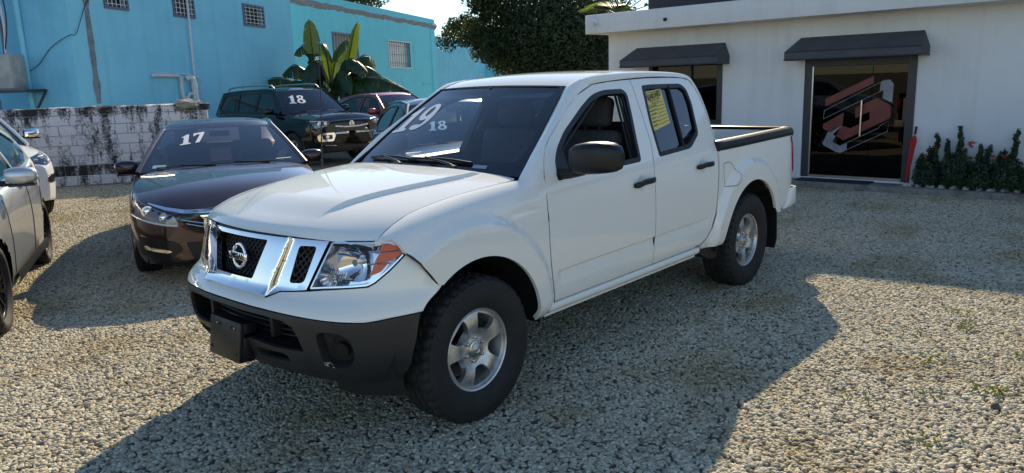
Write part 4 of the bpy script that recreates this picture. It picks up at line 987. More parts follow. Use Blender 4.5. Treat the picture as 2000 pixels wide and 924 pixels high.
# roof
rows = []
for t_ in [k/16*2-1 for k in range(17)]:
    row = []
    for i in range(IH, IR+6, 2):
        p = pb[min(i, IR+5)]; q = (i-IH)/(IR+5-IH); c2 = 1-t_*t_
        row.append((p[0]+c2*lerp(.068, -.045, sstep(0, 1, q)), p[1]*t_, p[2]-.003*(abs(t_) > .99)+c2*lerp(.012, .022, sstep(0, .3, q)) + .0*q))
    rows.append(row)
rf = grid('roof', rows, WHITE, T, out=UP)
# cab back wall with window
def back_map(y, z):
    return (-2.735-.07*sstep(1.1, 1.45, z)+.05*sstep(1.5, 1.74, z)+.02*(abs(y)/.7)**2, y, z)
ctop = [(-.58, 1.66), (-.5, 1.725), (0, 1.745), (.5, 1.725), (.58, 1.66)]
panel('cab_back', [(-.83, .55), (.83, .55), (.80, 1.17), (.715, 1.35)]+ctop[::-1]+[(-.715, 1.35), (-.80, 1.17)], back_map, WHITE, T, .06, holes=[rc([(-.60, 1.24), (.60, 1.24), (.50, 1.63), (-.50, 1.63)], .05)], thick=.02, out=(-1, 0, 0))
panel('rear_window', rc([(-.60, 1.24), (.60, 1.24), (.50, 1.63), (-.50, 1.63)], .05), offmap(back_map, -.006, (-1, 0, 0)), GLASS, T, .08, thick=0, out=(-1, 0, 0))
# windscreen: a across (-1..1), b up (0..1)
def ws_map(a, b, d=0.0):
    e0, e1 = Vector((-.535, .757, 1.203)), Vector((-1.200, .560, 1.681))
    bow = .012*math.sin(math.pi*b)
    p = e0.lerp(e1, b); c = 1-a*a
    x = p.x+c*lerp(.085, .066, b)+bow*.75; z = p.z+c*lerp(.018, .014, b)+bow*1.0
    return (x+.58*d, a*p.y, z+.81*d)
wo_ = [(-1, 0), (1, 0), (1, 1), (-1, 1)]
sc_ = lambda f: (lambda u, v: f(u/.66, v/.82))
wsq = [(a*.66, b*.82) for a, b in wo_]
WS = panel('windscreen', wsq, sc_(ws_map), WSGLASS, T, .07, thick=0, out=(.5, 0, .8))
frit_h = rc([(-.615, .105), (.615, .105), (.628, .785), (-.628, .785)], [.09, .09, .03, .03], 5)
panel('windscreen_frit', wsq, sc_(lambda a, b: ws_map(a, b, -.004)), BLKGL, WS, .06, holes=[frit_h], thick=0, out=(.5, 0, .8), bstep=.03)
mb = MB(); edge = [ws_map(-1, k/10, .002) for k in range(11)]+[ws_map(k/10-1, 1, .002) for k in range(1, 21)]+[ws_map(1, 1-k/10, .002) for k in range(1, 11)]
mb.tube(edge, .0065, 6); mb.build('windscreen_seal', RUBBER, WS, True)
# cowl under the wipers
rows = []
for q in range(6):
    t = q/5; rows.append([(lerp(-.40-.085*(a/1)**2*1.0, -.46-.085*a*a-.02, t)-.0, a*.752, lerp(1.205, 1.203, t)+.018*(1-a*a)-.012*math.sin(math.pi*t)-.008) for a in [k/10-1 for k in range(21)]])
grid('cowl', rows, BLKPL, T, out=UP)
# wipers
for base, tip, arm in (((.40, .035), (-.20, .055), .55), ((-.22, .03), (-.78, .06), .5)):
    w = MB(); B = Vector(ws_map(base[0], base[1]-.03, .03)); E_ = Vector(ws_map(lerp(base[0], tip[0], .62), base[1]+.05, .035))
    w.tube([B, B.lerp(E_, .15)+Vector((0, 0, .008)), E_], [.013, .010, .006], 8); w.tube([B-Vector((0, 0, .03)), B+Vector((0, 0, .012))], .017, 12)
    b0 = [ws_map(lerp(base[0]+.12, tip[0], k/8), base[1]+.045+.012*math.sin(math.pi*k/8), .014+.008*math.sin(math.pi*k/8)) for k in range(9)]
    w.tube(b0, .0075, 6); w.tube([ws_map(lerp(base[0]+.12, tip[0], k/8), base[1]+.045, .006) for k in range(9)], .004, 6)
    w.build('wiper', BLKPL, T, True, 50)
# doors ----------------------------------------------------------
def side_flat(s): return lambda x, z: (x, s*(YL(z)+flare(x, z)), z)
def b_gap(off):    # gap between the doors
    return [(-1.865+off, 1.712), (-1.850+off, 1.45), (-1.832+off, 1.29), (-1.790+off, 1.19), (-1.752+off, 1.10), (-1.740+off, .98), (-1.736+off, .70), (-1.731+off, .477)]
dtop = [(-1.44, 1.692), (-1.40, 1.687), (-1.36, 1.676), (-1.19, 1.625), (-.985, 1.516), (-.785, 1.394), (-.717, 1.341), (-.673, 1.28), (-.634, 1.197)]
fd = b_gap(.0035)+[(-.66, .477), (-.609, .72), (-.600, .83), (-.599, 1.02), (-.611, 1.12)]+dtop[::-1]+[(-1.60, 1.703), (-1.75, 1.709)]
rdr = [(-2.664, 1.694), (-2.71, 1.643), (-2.734, 1.575), (-2.746, 1.49), (-2.744, 1.42), (-2.732, 1.357), (-2.722, 1.285), (-2.702, 1.176), (-2.668, 1.07), (-2.653, .96), (-2.637, .83), (-2.615, .695), (-2.567, .59), (-2.505, .53), (-2.41, .492), (-2.30, .479), (-2.2, .477)]
rd = b_gap(-.0035)[::-1]+[(-2.0, 1.716), (-2.11, 1.718), (-2.4, 1.716), (-2.58, 1.709)]+rdr
winF = rc([(-1.725, 1.655), (-1.50, 1.655), (-1.355, 1.628), (-1.21, 1.565), (-.94, 1.425), (-.82, 1.335), (-.768, 1.27), (-.735, 1.165), (-1.64, 1.185), (-1.672, 1.30), (-1.735, 1.50), (-1.765, 1.62)], [.03, .06, .05, .05, .05, .04, .03, .02, .03, .03, .03, .04], 4)
winR = rc([(-1.978, 1.670), (-2.10, 1.675), (-2.52, 1.672), (-2.585, 1.63), (-2.585, 1.52), (-2.515, 1.30), (-2.33, 1.212), (-1.875, 1.192), (-1.91, 1.43)], [.02, .02, .05, .03, .03, .035, .04, .02, .02], 4)
for s in (1, -1):
    sm = lambda x, z, s=s: side_map(x, z, s); o_ = (0, s, .2)
    exd = [(x_, .655+.012*(-x_-.7)+d_) for x_ in [-.66-.02*k for k in range(95)] for d_ in (.008, .002, -.004, -.010, -.03)]
    exd += [(cx_+.072*t_*math.cos(q), cz_+.062*t_*math.sin(q)) for cx_, cz_ in DISH for t_ in (.15, .35, .5, .65, .8, .95) for q in [2*math.pi*k/20 for k in range(20)]]
    FD = panel('front_door', fd, sm, WHITE, T, .035, holes=[winF], thick=.025, out=o_, bstep=.016, extra=exd)
    RD = panel('rear_door', rd, sm, WHITE, T, .035, holes=[winR], thick=.025, out=o_, bstep=.016, extra=exd)
    for gp in ([(a-.0035, b) for a, b in DG]+[(-.69, .472)], b_gap(0), [(x_, z_+.004) for x_, z_ in dtop]+[(-1.60, 1.706), (-1.75, 1.712), (-2.0, 1.72), (-2.11, 1.722), (-2.4, 1.72), (-2.58, 1.713), (-2.668, 1.698)], [(a-.004, b) for a, b in rdr], [(-.66, .474), (-2.3, .474)]):
        m = MB(); m.tube([offmap(side_flat(s), -.0095, o_)(*p) for p in crv(gp, 4)], .0075, 6); m.build('door_gap_strip', RUBBER, T, True)  # dark strips behind the door gaps, standing in for the shade inside them
    for D_, wn in ((FD, winF), (RD, winR)):
        panel('window_frame', inset(wn, .001), offmap(sm, .001, o_), BLKPL, D_, .03, holes=[inset(wn, .030)], thick=.04, out=o_, bstep=.012)
    # rear glass with a divider bar
    panel('window_glass', inset(winR, .026), offmap(sm, -.014, o_), TINT, RD, .08, thick=0, out=o_)
    m = MB(); m.tube([offmap(sm, -.006, o_)(lerp(-2.335, -2.243, t), lerp(1.66, 1.232, t)) for t in (0, .25, .5, .75, 1)], .014, 6); m.build('window_divider', BLKPL, RD, True, 50)
    # front glass wound down: only the run channel, plus the black sail panel that carries the mirror
    sail = rc([(-.762, 1.25), (-.80, 1.325), (-.885, 1.385), (-.872, 1.19), (-.745, 1.178)], .008, 2)
    panel('mirror_sail', sail, offmap(sm, -.004, o_), BLKPL, FD, .05, thick=.012, out=o_)
    m = MB()
    for q in (0, 1, 2): m.tube([offmap(sm, -.02-.018*q, o_)(lerp(-1.635, -1.728, t)+.012*q+.03*0, lerp(1.19, 1.63, t)) for t in (0, .3, .6, 1)], .009, 6)
    m.build('window_channel', RUBBER, FD, True, 50)
    m = MB(); rows = [[Vector(offmap(sm, -d, o_)(x_, 1.165+.01*0)) for x_ in [-.75-.06*i for i in range(16)]] for d in (.01, .06, .09)]
    rows.append([p-Vector((0, 0, .5)) for p in rows[-1]]); grid('', rows, None, mb=m); m.build('door_lining', TRIM, FD, True, 50)
    m = MB(); rows = [[Vector(offmap(sm, -d, o_)(x_, 1.17)) for x_ in [-1.9-.05*i for i in range(15)]] for d in (.01, .06, .09)]
    rows.append([p-Vector((0, 0, .5)) for p in rows[-1]]); grid('', rows, None, mb=m); m.build('door_lining', TRIM, RD, True, 50)
    # handles: recessed cup and bar
    for D_, x0, x1, z0, z1 in ((FD, -1.475, -1.715, 1.045, 1.058), (RD, -2.325, -2.56, 1.072, 1.077)):
        m = MB(); pts = [Vector(offmap(sm, d, o_)(lerp(x0, x1, t), lerp(z0, z1, t))) for t, d in ((0, .014), (.04, .026), (.2, .032), (.5, .034), (.8, .030), (.96, .024), (1, .012))]
        rows = []
        for p, h_ in zip(pts, (.014, .019, .019, .019, .019, .019, .014)):
            rows.append([p+Vector((0, s*.010*math.cos(q), h_*math.sin(q))) for q in [2*math.pi*j/10 for j in range(10)]])
        grid('', rows, None, closed=True, mb=m); m.add(rows[0], [tuple(range(10))]); m.add(rows[-1], [tuple(range(10))])
        for t_, xx in ((.08, x0-.02), (.9, x1+.025)): m.tube([offmap(sm, -.005, o_)(xx, lerp(z0, z1, t_)), offmap(sm, .026, o_)(xx, lerp(z0, z1, t_))], .012, 8)
        m.build('door_handle', BLKPL, D_, True, 50)
        xm, zm = lerp(x0, x1, .55), lerp(z0, z1, .5); rows = []
        for i in range(7):
            t = i/6; rows.append([offmap(sm, .0012-.0*t, o_)(xm+.062*t*math.cos(q), zm+.058*t*math.sin(q)) for q in [2*math.pi*j/24 for j in range(24)]])
        m = MB(); v_ = []
        for i, r_ in enumerate(rows): v_.append([tuple(Vector(p)+Vector((0, -s*.012*(1-(i/6)**2)+s*.0115*0, 0))) for p in r_])
        CUPS.append((D_, v_, s)) if 0 else None
    # side mirror
    m = MB(); rows = []
    for y_, zc, hh, dep, xo in ((.915, 1.290, .030, .03, 0), (.93, 1.290, .066, .062, 0), (.965, 1.293, .082, .080, -.004), (1.03, 1.298, .089, .090, -.010), (1.11, 1.302, .088, .086, -.020), (1.17, 1.302, .080, .074, -.032), (1.205, 1.300, .062, .055, -.044), (1.218, 1.298, .030, .030, -.052)):
        row = []
        for q in [2*math.pi*j/24 for j in range(24)]:
            c_, s_ = math.cos(q), math.sin(q); ex_ = .50
            xx = dep*math.copysign(abs(c_)**ex_, c_); zz = hh*math.copysign(abs(s_)**ex_, s_)
            if c_ < 0: xx *= .45
            row.append((-.79+xo+xx, s*y_, zc+zz-.010*(1-(zz/hh if hh else 0))*0))
        rows.append(row)
    grid('', rows, None, closed=True, mb=m); m.add(rows[0], [tuple(range(24))]); m.add(rows[-1], [tuple(range(24))])
    m.tube([(-.775, s*.80, 1.195), (-.78, s*.90, 1.205), (-.79, s*.99, 1.222)], [.034, .030, .024], 10)
    m.tube([(-.74, s*.83, 1.185), (-.82, s*.83, 1.185)], .022, 8)
    if s < 0:
        Mf = Matrix.Translation((-.80, -.86, 0)) @ Matrix.Rotation(math.radians(-75), 4, 'Z') @ Matrix.Translation((.80, .86, 0)); m.v = [tuple(Mf @ Vector(p)) for p in m.v]
    MI = m.build('side_mirror', BLKPL, T, True, 55)
    m = MB(); m.rbox((-.834, s*1.07-.12, 1.225), (-.828, s*1.07+.12, 1.375), .003); m.v = [tuple(Mf @ Vector(p)) for p in m.v] if s < 0 else m.v; m.build('mirror_glass', CHROME, MI, True, 40)
# rocker panels
for s in (1, -1):
    sec = [(.852, .472), (.868, .466), (.876, .452), (.874, .436), (.862, .420), (.845, .412), (.836, .410), (.834, .392), (.820, .388), (.80, .392)]
    rows = [[(x_, s*y, z) for x_ in [-.60-.1*i for i in range(19)]] for y, z in sec]
    grid('rocker_panel', rows, WHITE, T, out=(0, s, 0), sharp=40)
# ------------------------------------------------------------ bed
YB = Spl([(.40, .835), (.46, .862), (.55, .880), (.75, .892), (.95, .890), (1.06, .882), (1.13, .873), (1.20, .864)])
def bed_map(x, z, s=1):
    k = sstep(-3.95, -4.28, x); return (x, s*(YB(z)+flare(x, z)-.045*k*k), z)
arcR = [(-3.225+.487*math.cos(math.radians(q)), .398+.487*math.sin(math.radians(q))) for q in range(4, 155, 4)]
bs = [(-2.705, 1.172), (-2.685, 1.08), (-2.668, .96), (-2.652, .83), (-2.631, .695), (-2.583, .582), (-2.52, .518), (-2.45, .478), (-2.44, .448), (-2.55, .438), (-2.735, .436)]+arcR
bs += [(-3.695, .56), (-3.72, .54), (-3.80, .532), (-3.90, .535), (-3.96, .57), (-4.10, .69), (-4.145, .75), (-4.165, .83), (-4.125, .90), (-4.12, 1.02), (-4.14, 1.11), (-4.175, 1.165), (-4.24, 1.168), (-4.245, 1.176)]
for s in (1, -1):
    bm_ = lambda x, z, s=s: bed_map(x, z, s); o_ = (0, s, .1)
    BS = panel('bed_side', bs, bm_, WHITE, T, .028, thick=.022, out=o_, bstep=.014)
    # rail cap
    sec = [(.872, 1.160), (.878, 1.176), (.876, 1.200), (.866, 1.222), (.845, 1.232), (.80, 1.234), (.775, 1.228), (.768, 1.20), (.768, 1.17)]
    xs_ = [-2.70, -2.705]+[-2.8-.1*i for i in range(14)]+[-4.20, -4.245, -4.255]
    rows = [[(x_, s*(y-.045*sstep(-3.95, -4.28, x_)**2), z+.014*sstep(-2.7, -4.2, x_)-(.012 if x_ < -4.24 else 0)-(.004 if x_ > -2.701 else 0)) for x_ in xs_] for y, z in sec]
    m = MB(); grid('', rows, None, mb=m); m.add([r[0] for r in rows], [tuple(range(len(sec)))]); m.add([r[-1] for r in rows], [tuple(range(len(sec)))])
    m.build('bed_rail_cap', BLKPL, T, True, 40)
    # inner wall with ribs
    m = MB(); m.box((-4.17, s*.765, .72) if s < 0 else (-4.17, .745, .72), (-2.76, s*.745, 1.20) if s < 0 else (-2.76, .765, 1.20))
    for k in range(13):
        x_ = -2.86-.1*k; a_, b_ = sorted((s*.745, s*.728)); m.rbox((x_-.028, a_, .74), (x_+.028, b_, 1.15), .006)
    m.build('bed_liner_wall', BLKPL, T, True, 40)
    # tail lamp
    lo = [(-4.125, 1.12), (-4.165, 1.165), (-4.215, 1.162), (-4.238, 1.10), (-4.232, .96), (-4.205, .88), (-4.165, .835), (-4.125, .905)]
    lm = lambda x, z, s=s: (x, s*(YB(z)-.045*sstep(-3.95, -4.28, x)**2+.006-.10*sstep(-4.19, -4.26, x)**2), z)
    TLp = panel('tail_light', rc(lo, .015, 3), lm, REDL, T, .03, thick=.06, out=o_)
    panel('lamp_segment', rc([(-4.135, 1.11), (-4.165, 1.125), (-4.222, 1.11), (-4.222, 1.02), (-4.135, 1.02)], .012, 3), offmap(lm, .003, o_), REDLB, TLp, .03, thick=.004, out=o_)
    # flaps
    m = MB(); m.prism([(-2.44, .452), (-2.74, .452), (-2.775, .50), (-2.80, .36), (-2.775, .325), (-2.70, .322), (-2.62, .335), (-2.50, .385), (-2.44, .42)], s*.84, s*.70, 'y'); m.build('mud_flap', BLKPL, T, True, 30)
    m = MB(); rows = [[(-3.62, .70), (-3.655, .66), (-3.69, .56), (-3.705, .45), (-3.715, .30), (-3.72, .22)], [(-3.645, .70), (-3.68, .66), (-3.712, .56), (-3.727, .45), (-3.737, .30), (-3.742, .22)]]
    for y0, y1 in ((.62, .925),):
        v_ = [(x_, s*y0, z_) for r_ in rows for x_, z_ in r_]+[(x_, s*(y1-(.02 if z_ < .25 else 0)), z_) for r_ in rows for x_, z_ in r_]; n6 = 6
        f_ = []
        for i in range(5): f_ += [(i, i+1, 12+i+1, 12+i), (6+i, 6+i+1, 18+i+1, 18+i), (12+i, 12+i+1, 18+i+1, 18+i), (i, i+1, 6+i+1, 6+i)]
        f_ += [(0, 6, 18, 12), (5, 11, 23, 17)]; m.add(v_, f_)
    m.build('mud_flap', BLKPL, T, True, 30)
    # lower front valance flap
    m = MB(); m.prism([(.47, s*.52), (.60, s*.50), (.575, s*.66), (.49, s*.78), (.435, s*.80), (.425, s*.6)], .275, .37, 'z'); m.build('air_dam_flap', BLKPL, T, True, 30)
    # wheel wells
    for cx in (0, -3.22):
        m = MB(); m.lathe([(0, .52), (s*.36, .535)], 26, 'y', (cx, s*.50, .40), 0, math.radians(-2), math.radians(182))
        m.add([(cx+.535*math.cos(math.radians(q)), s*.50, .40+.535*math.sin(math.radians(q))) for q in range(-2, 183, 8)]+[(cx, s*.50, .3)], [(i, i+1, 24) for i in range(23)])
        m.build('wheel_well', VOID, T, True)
# fuel door
BSL = [o for o in bpy.data.objects if o.name.startswith('bed_side')][0]
fdp = rc([(-2.745, 1.062), (-2.84, 1.068), (-2.905, 1.04), (-2.965, .955), (-2.955, .90), (-2.90, .878), (-2.745, .880)], [.02, .03, .04, .03, .03, .03, .02], 4)
panel('fuel_door_gap', fdp, offmap(lambda x, z: bed_map(x, z, 1), .0012, (0, 1, 0)), RUBBER, BSL, .03, holes=[inset(fdp, .0042)], thick=0, out=(0, 1, 0), bstep=.012)
# tailgate, bed floor and ends
m = MB(); m.rbox((-4.225, -.755, .70), (-4.175, .755, 1.215), .012); TG = m.build('tailgate', WHITE, T, True, 40)
m = MB(); m.rbox((-4.24, -.765, 1.216), (-4.165, .765, 1.244), .01); m.build('tailgate_cap', BLKPL, TG, True, 40)
m = MB(); m.box((-4.175, -.745, .70), (-2.76, .745, .72)); m.box((-2.78, -.745, .60), (-2.755, .745, 1.19)); m.rbox((-2.79, -.76, 1.19), (-2.74, .76, 1.225), .008)
for k in range(11): m.rbox((-4.16, -.66+.12*k, .721), (-2.79, -.60+.12*k, .731), .003)
m.build('bed_liner_floor', BLKPL, T, True, 40)
# rear bumper
m = MB(); rows = []
for y_ in [k/12*2-1 for k in range(25) if k <= 12*1] or []: pass
pts_ = [(-3.96, -.88), (-4.08, -.905), (-4.20, -.90), (-4.27, -.85), (-4.30, -.7), (-4.31, 0), (-4.30, .7), (-4.27, .85), (-4.20, .90), (-4.08, .905), (-3.96, .88)]
for x_, y_ in crv(pts_, 4):
    e_ = sstep(-3.96, -4.25, x_); zt_, zb_ = lerp(.545, .705, sstep(-3.96, -4.15, x_)), lerp(.515, .56, e_); d_ = .035
    ny = math.copysign(1, y_)*(1-e_); nx = -e_; L_ = math.hypot(nx, ny); nx, ny = nx/L_, ny/L_
    rows.append([(x_-nx*.06, y_-ny*.06, zt_), (x_-nx*.01, y_-ny*.01, zt_), (x_, y_, zt_-.015), (x_+nx*.004, y_+ny*.004, lerp(zt_, zb_, .5)), (x_-nx*.004, y_-ny*.004, zb_+.012), (x_-nx*.02, y_-ny*.02, zb_), (x_-nx*.06, y_-ny*.06, zb_)])
grid('', rows, None, mb=m); m.build('rear_bumper', WHITE, T, True, 50)
m = MB(); m.rbox((-4.26, -.84, .56), (-4.10, .84, .68), .01); m.build('bumper_core', BLKPL, T, True, 40)
# underbody: dark boxes, mostly unseen, added to keep sunlight from passing underneath
m = MB(); m.box((-4.1, -.52, .36), (.52, .52, .46)); m.box((-2.68, -.80, .405), (-.56, .80, .48)); m.box((-4.12, -.74, .48), (-2.76, .74, .69)); m.box((-.50, -.50, .46), (.60, .50, .98)); m.box((-.50, -.70, .86), (.45, .70, .99)); m.box((-2.70, -.70, .60), (-2.66, .70, 1.1))
for y_ in (-.45, .45): m.rbox((-4.2, y_-.04, .34), (.6, y_+.04, .46), .01)
for x_ in (0, -3.2): m.tube([(x_, -.72, .38), (x_, .72, .38)], .05, 10)
m.tube([(-3.2, -.12, .36), (-3.2, .12, .36)], .13, 12)
m.box((-2.55, .05, .28), (-1.5, .5, .42)); m.box((-2.4, -.5, .30), (-.9, -.1, .42))
m.build('underbody', VOID, T)
m = MB(); m.lathe([(.34, .10), (.34, .36), (.40, .385), (.50, .385), (.56, .36), (.56, .10)], 32, 'z', (-3.78, 0, 0)); m.build('spare_tyre', TYRE, T, True, 40)  # unseen, added under the bed to block sun on the ground there
# wheels
for x_ in (0, -3.2):
    for s in (1, -1): wheel(T, (x_, s*.785, .383), s, .386, .262, .219, 5, ALLOY, 'broad', 120, math.radians(80 if x_ == 0 else 62))
# ------------------------------------------------------------ interior
m = MB()
rows = []
for x_, z_ in ((-.50, 1.165), (-.60, 1.19), (-.75, 1.195), (-.86, 1.17), (-.92, 1.10), (-.93, .95), (-.85, .80)):
    rows.append([(x_, y_*.76, z_+.035*math.exp(-((y_*.76-.36)/.2)**2)*(1 if -.93 < x_ < -.6 else 0)) for y_ in [k/12*2-1 for k in range(13)]])
grid('', rows, None, mb=m); m.build('dashboard', TRIM, T, True, 50)
m = MB(); Mw = frame((-1.07, .37, 1.13), (0, 1, 0), (-.42, 0, 1)); ring(m, (0, 0, 0), .185, .016, 'z', 36, 8); m.rbox((-.17, -.022, -.02), (.17, .022, .006), .008); m.lathe([(-.03, .07), (.015, .06), (.02, 0)], 20, 'z'); m.tube([(0, 0, -.02), (0, 0, -.25)], .03, 10); o_ = m.build('steering_wheel', TRIM, T, True, 40); o_.data.transform(Mw)
def seat(name, y0, w, x0, recl=.22):
    m = MB(); h = w/2
    m.rbox((x0-.02, y0-h, .70), (x0+.50, y0+h, .84), .05, seg=3)
    Mb = Matrix.Translation((x0, y0, .80)) @ Matrix.Rotation(-recl, 4, 'Y')
    m.rbox((-.12, -h, 0), (.02, h, .60), .055, 0, Mb, 3)
    S = m.build(name, FABRIC, T, True, 50)
    return S, Mb
for y_ in (.37, -.37):
    S, Mb = seat('front_seat', y_, .52, -1.56)
    m = MB(); m.rbox((-.115, -.145, .625), (-.005, .145, .835), .045, 0, Mb, 3); m.tube([Mb @ Vector((-.06, -.06, .56)), Mb @ Vector((-.06, -.06, .68))], .008); m.tube([Mb @ Vector((-.06, .06, .56)), Mb @ Vector((-.06, .06, .68))], .008); m.build('headrest', FABRIC, S, True, 50)
S, Mb = seat('rear_seat', 0, 1.30, -2.42, .15)
for y_ in (.38, -.38):
    m = MB(); m.rbox((-.09, y_-.12, .60), (.0, y_+.12, .72), .04, 0, Mb, 3); m.build('headrest', FABRIC, S, True, 50)
m = MB()
for s in (1, -1):
    m.tube([(-1.80, s*.73, 1.12), (-1.84, s*.66, 1.40), (-1.86, s*.575, 1.68)], [.07, .055, .04], 8)
    m.tube([(-2.66, s*.72, 1.15), (-2.70, s*.66, 1.40), (-2.66, s*.565, 1.66)], [.05, .05, .04], 8)
    m.tube([(-.68, s*.72, 1.21), (-1.0, s*.615, 1.48), (-1.26, s*.54, 1.665)], .022, 8)
m.build('pillar_trim', TRIM, T, True, 50)
rows = []
for t_ in [k/8*2-1 for k in range(9)]:
    rows.append([(x_, t_*.575, z_+.015*(1-t_*t_)) for x_, z_ in ((-1.20, 1.665), (-1.45, 1.71), (-1.9, 1.725), (-2.4, 1.72), (-2.68, 1.68))])
grid('headliner', rows, TRIML, T, out=(0, 0, -1))
for y_ in (.30, -.30):
    m = MB(); Mv = frame((-1.21, y_, 1.655), (0, 1, 0), (.8, 0, -.30)); m.rbox((-.20, -.01, -.012), (.20, .11, .0), .006, 0, Mv); m.build('sun_visor', TRIML, T, True, 40)
m = MB(); Mv = frame((-1.14, 0, 1.60), (0, 1, 0), (.1, 0, 1)); m.rbox((-.115, -.035, -.03), (.115, .035, 0), .015, 0, Mv); m.tube([(-1.14, 0, 1.62), (-1.12, 0, 1.69)], .01); m.build('interior_mirror', BLKPL, T, True, 40)
# windscreen number 19, numbers as outlines with a serif on the one
def digit(ch):
    if ch == '1': return [rc([(.00, .0), (.52, .0), (.52, .10), (.40, .13), (.40, 1.0), (.27, 1.0), (.02, .80), (.02, .72), (.14, .74), (.14, .13), (.00, .10)], .02, 2)], []
    if ch == '7': return [rc([(.02, 1.0), (.02, .70), (.10, .70), (.16, .82), (.38, .82), (.12, .0), (.34, .0), (.62, .86), (.62, 1.0)], .015, 2)], []
    E = lambda cx, cy, a, b, n=28: [(cx+a*math.cos(2*math.pi*i/n), cy+b*math.sin(2*math.pi*i/n)) for i in range(n)]
    if ch == '8': return [[(p[0], p[1]) for p in crv([(.31, 1.0), (.54, .93), (.57, .74), (.47, .56), (.61, .40), (.60, .14), (.31, 0), (.02, .14), (.01, .40), (.15, .56), (.05, .74), (.08, .93)], 4, True)]], [E(.31, .76, .10, .12), E(.31, .28, .12, .15)]
    if ch == '9': return [crv([(.31, 1.0), (.56, .88), (.64, .60), (.56, .22), (.30, 0), (.06, .04), (.04, .17), (.20, .20), (.36, .18), (.42, .36), (.27, .34), (.07, .44), (.0, .68), (.08, .92)], 4, True)], [E(.31, .69, .115, .19)]
def decal(name, chars, fm, mat, parent, gap=.68, step=.02, thick=.0, out=(1, 0, 0)):
    """fm maps glyph units to the surface; one mesh per digit"""
    x0 = 0; res = []
    for c_ in chars:
        o2, h2 = digit(c_); sh = lambda L: [(p[0]+x0, p[1]) for p in L]
        res.append(panel(name, sh(o2[0]), fm, mat, parent, .09, [sh(h) for h in h2], thick, out, bstep=.04)); x0 += gap if c_ != '1' else gap-.08
    return res
def on_ws(px, py, ang, size, slant):
    def g(u, v):
        x_ = (u+slant*v)*size; y_ = v*size; c_, s_ = math.cos(ang), math.sin(ang)
        return ws_map((px+(x_*c_-y_*s_))/.66, (py+(x_*s_+y_*c_))/.82, .003)
    return g
def ws19(u, v):
    t = u/1.26; a0, b0 = lerp(-.93, -.42, t), lerp(.385, .45, t); a1, b1 = lerp(-.955, -.54, t), lerp(.70, .80, t); return ws_map(lerp(a0, a1, v), lerp(b0, b1, v), .003)
decal('number_decal', '19', ws19, DECAL, WS, .70, out=(.5, 0, .8))
m = MB(); c_ = [Vector(ws_map(a_, b_, .003)) for a_, b_ in ((.53, .045), (.665, .045), (.665, .078), (.53, .078))]; m.add(c_, [(0, 1, 2, 3)]); m.build('serial_plate', plain('serial_plate', (.22, .30, .36), .4), WS)
# form sticker on the rear door glass
SM = lambda x, z: side_map(x, z, 1)
RDL = [o for o in bpy.data.objects if o.name == 'rear_door'][0]
YEL = plain('yellow_paper', (.72, .60, .16), .6, var=.05)
def stm(u, v):   # u 0..1 left to right as read from outside, v 0..1 up
    x_ = lerp(lerp(-1.985, -1.945, 1-v), lerp(-2.24, -2.195, 1-v), u); z_ = lerp(lerp(1.365, 1.405, u), lerp(1.625, 1.648, u), v); return offmap(SM, -.0118, (0, 1, .2))(x_, z_)
panel('paper_form', [(0, 0), (1, 0), (1, 1), (0, 1)], stm, YEL, RDL, .3, thick=0, out=(0, 1, 0))
P0, PX, PY_ = Vector(stm(0, 0)), Vector(stm(1, 0))-Vector(stm(0, 0)), Vector(stm(0, 1))-Vector(stm(0, 0))
nrm = PX.cross(PY_).normalized(); INK = plain('ink', (.03, .03, .03), .7)
def onform(name, body, size, u, v, align='LEFT', sx=1, bold=0):
    o3 = Vector(stm(u, v))+nrm*.0035
    text_mesh(name, body, size, frame(o3, PX, PY_) @ Matrix.Diagonal((sx, 1, 1, 1)), INK, RDL, .0002, align=align, bold=bold)
onform('form_heading', 'SEABOARD', .052, .5, .85, 'CENTER', .78, .0006); onform('form_heading', 'M A R I N E', .024, .5, .745, 'CENTER', 1.25)
onform('form_heading', 'www.seaboardmarine.com', .011, .5, .685, 'CENTER')
m = MB()
def fline(u0, u1, v, t=.0032):
    a_, b_ = Vector(stm(u0, v)), Vector(stm(u1, v)); up_ = PY_.normalized()*t*.5; m.add([a_+nrm*.003-up_, b_+nrm*.003-up_, b_+nrm*.003+up_, a_+nrm*.003+up_], [(0, 1, 2, 3)])
fline(.05, .95, .955); fline(.05, .95, .64)
for k, w_ in enumerate(('DATE RECEIVED:', 'BOOKING NO.:', 'DISCHARGE:', 'CAR NO.:', 'SERIAL NO.:', 'WEIGHT:')):
    v_ = .56-k*.093; onform('form_text', w_, .0155, .06, v_+.012, 'LEFT', 1, .0002); fline(.48 if k < 3 else .38, .94, v_-.006)
m.build('form_rule', INK, RDL, fixn=False)
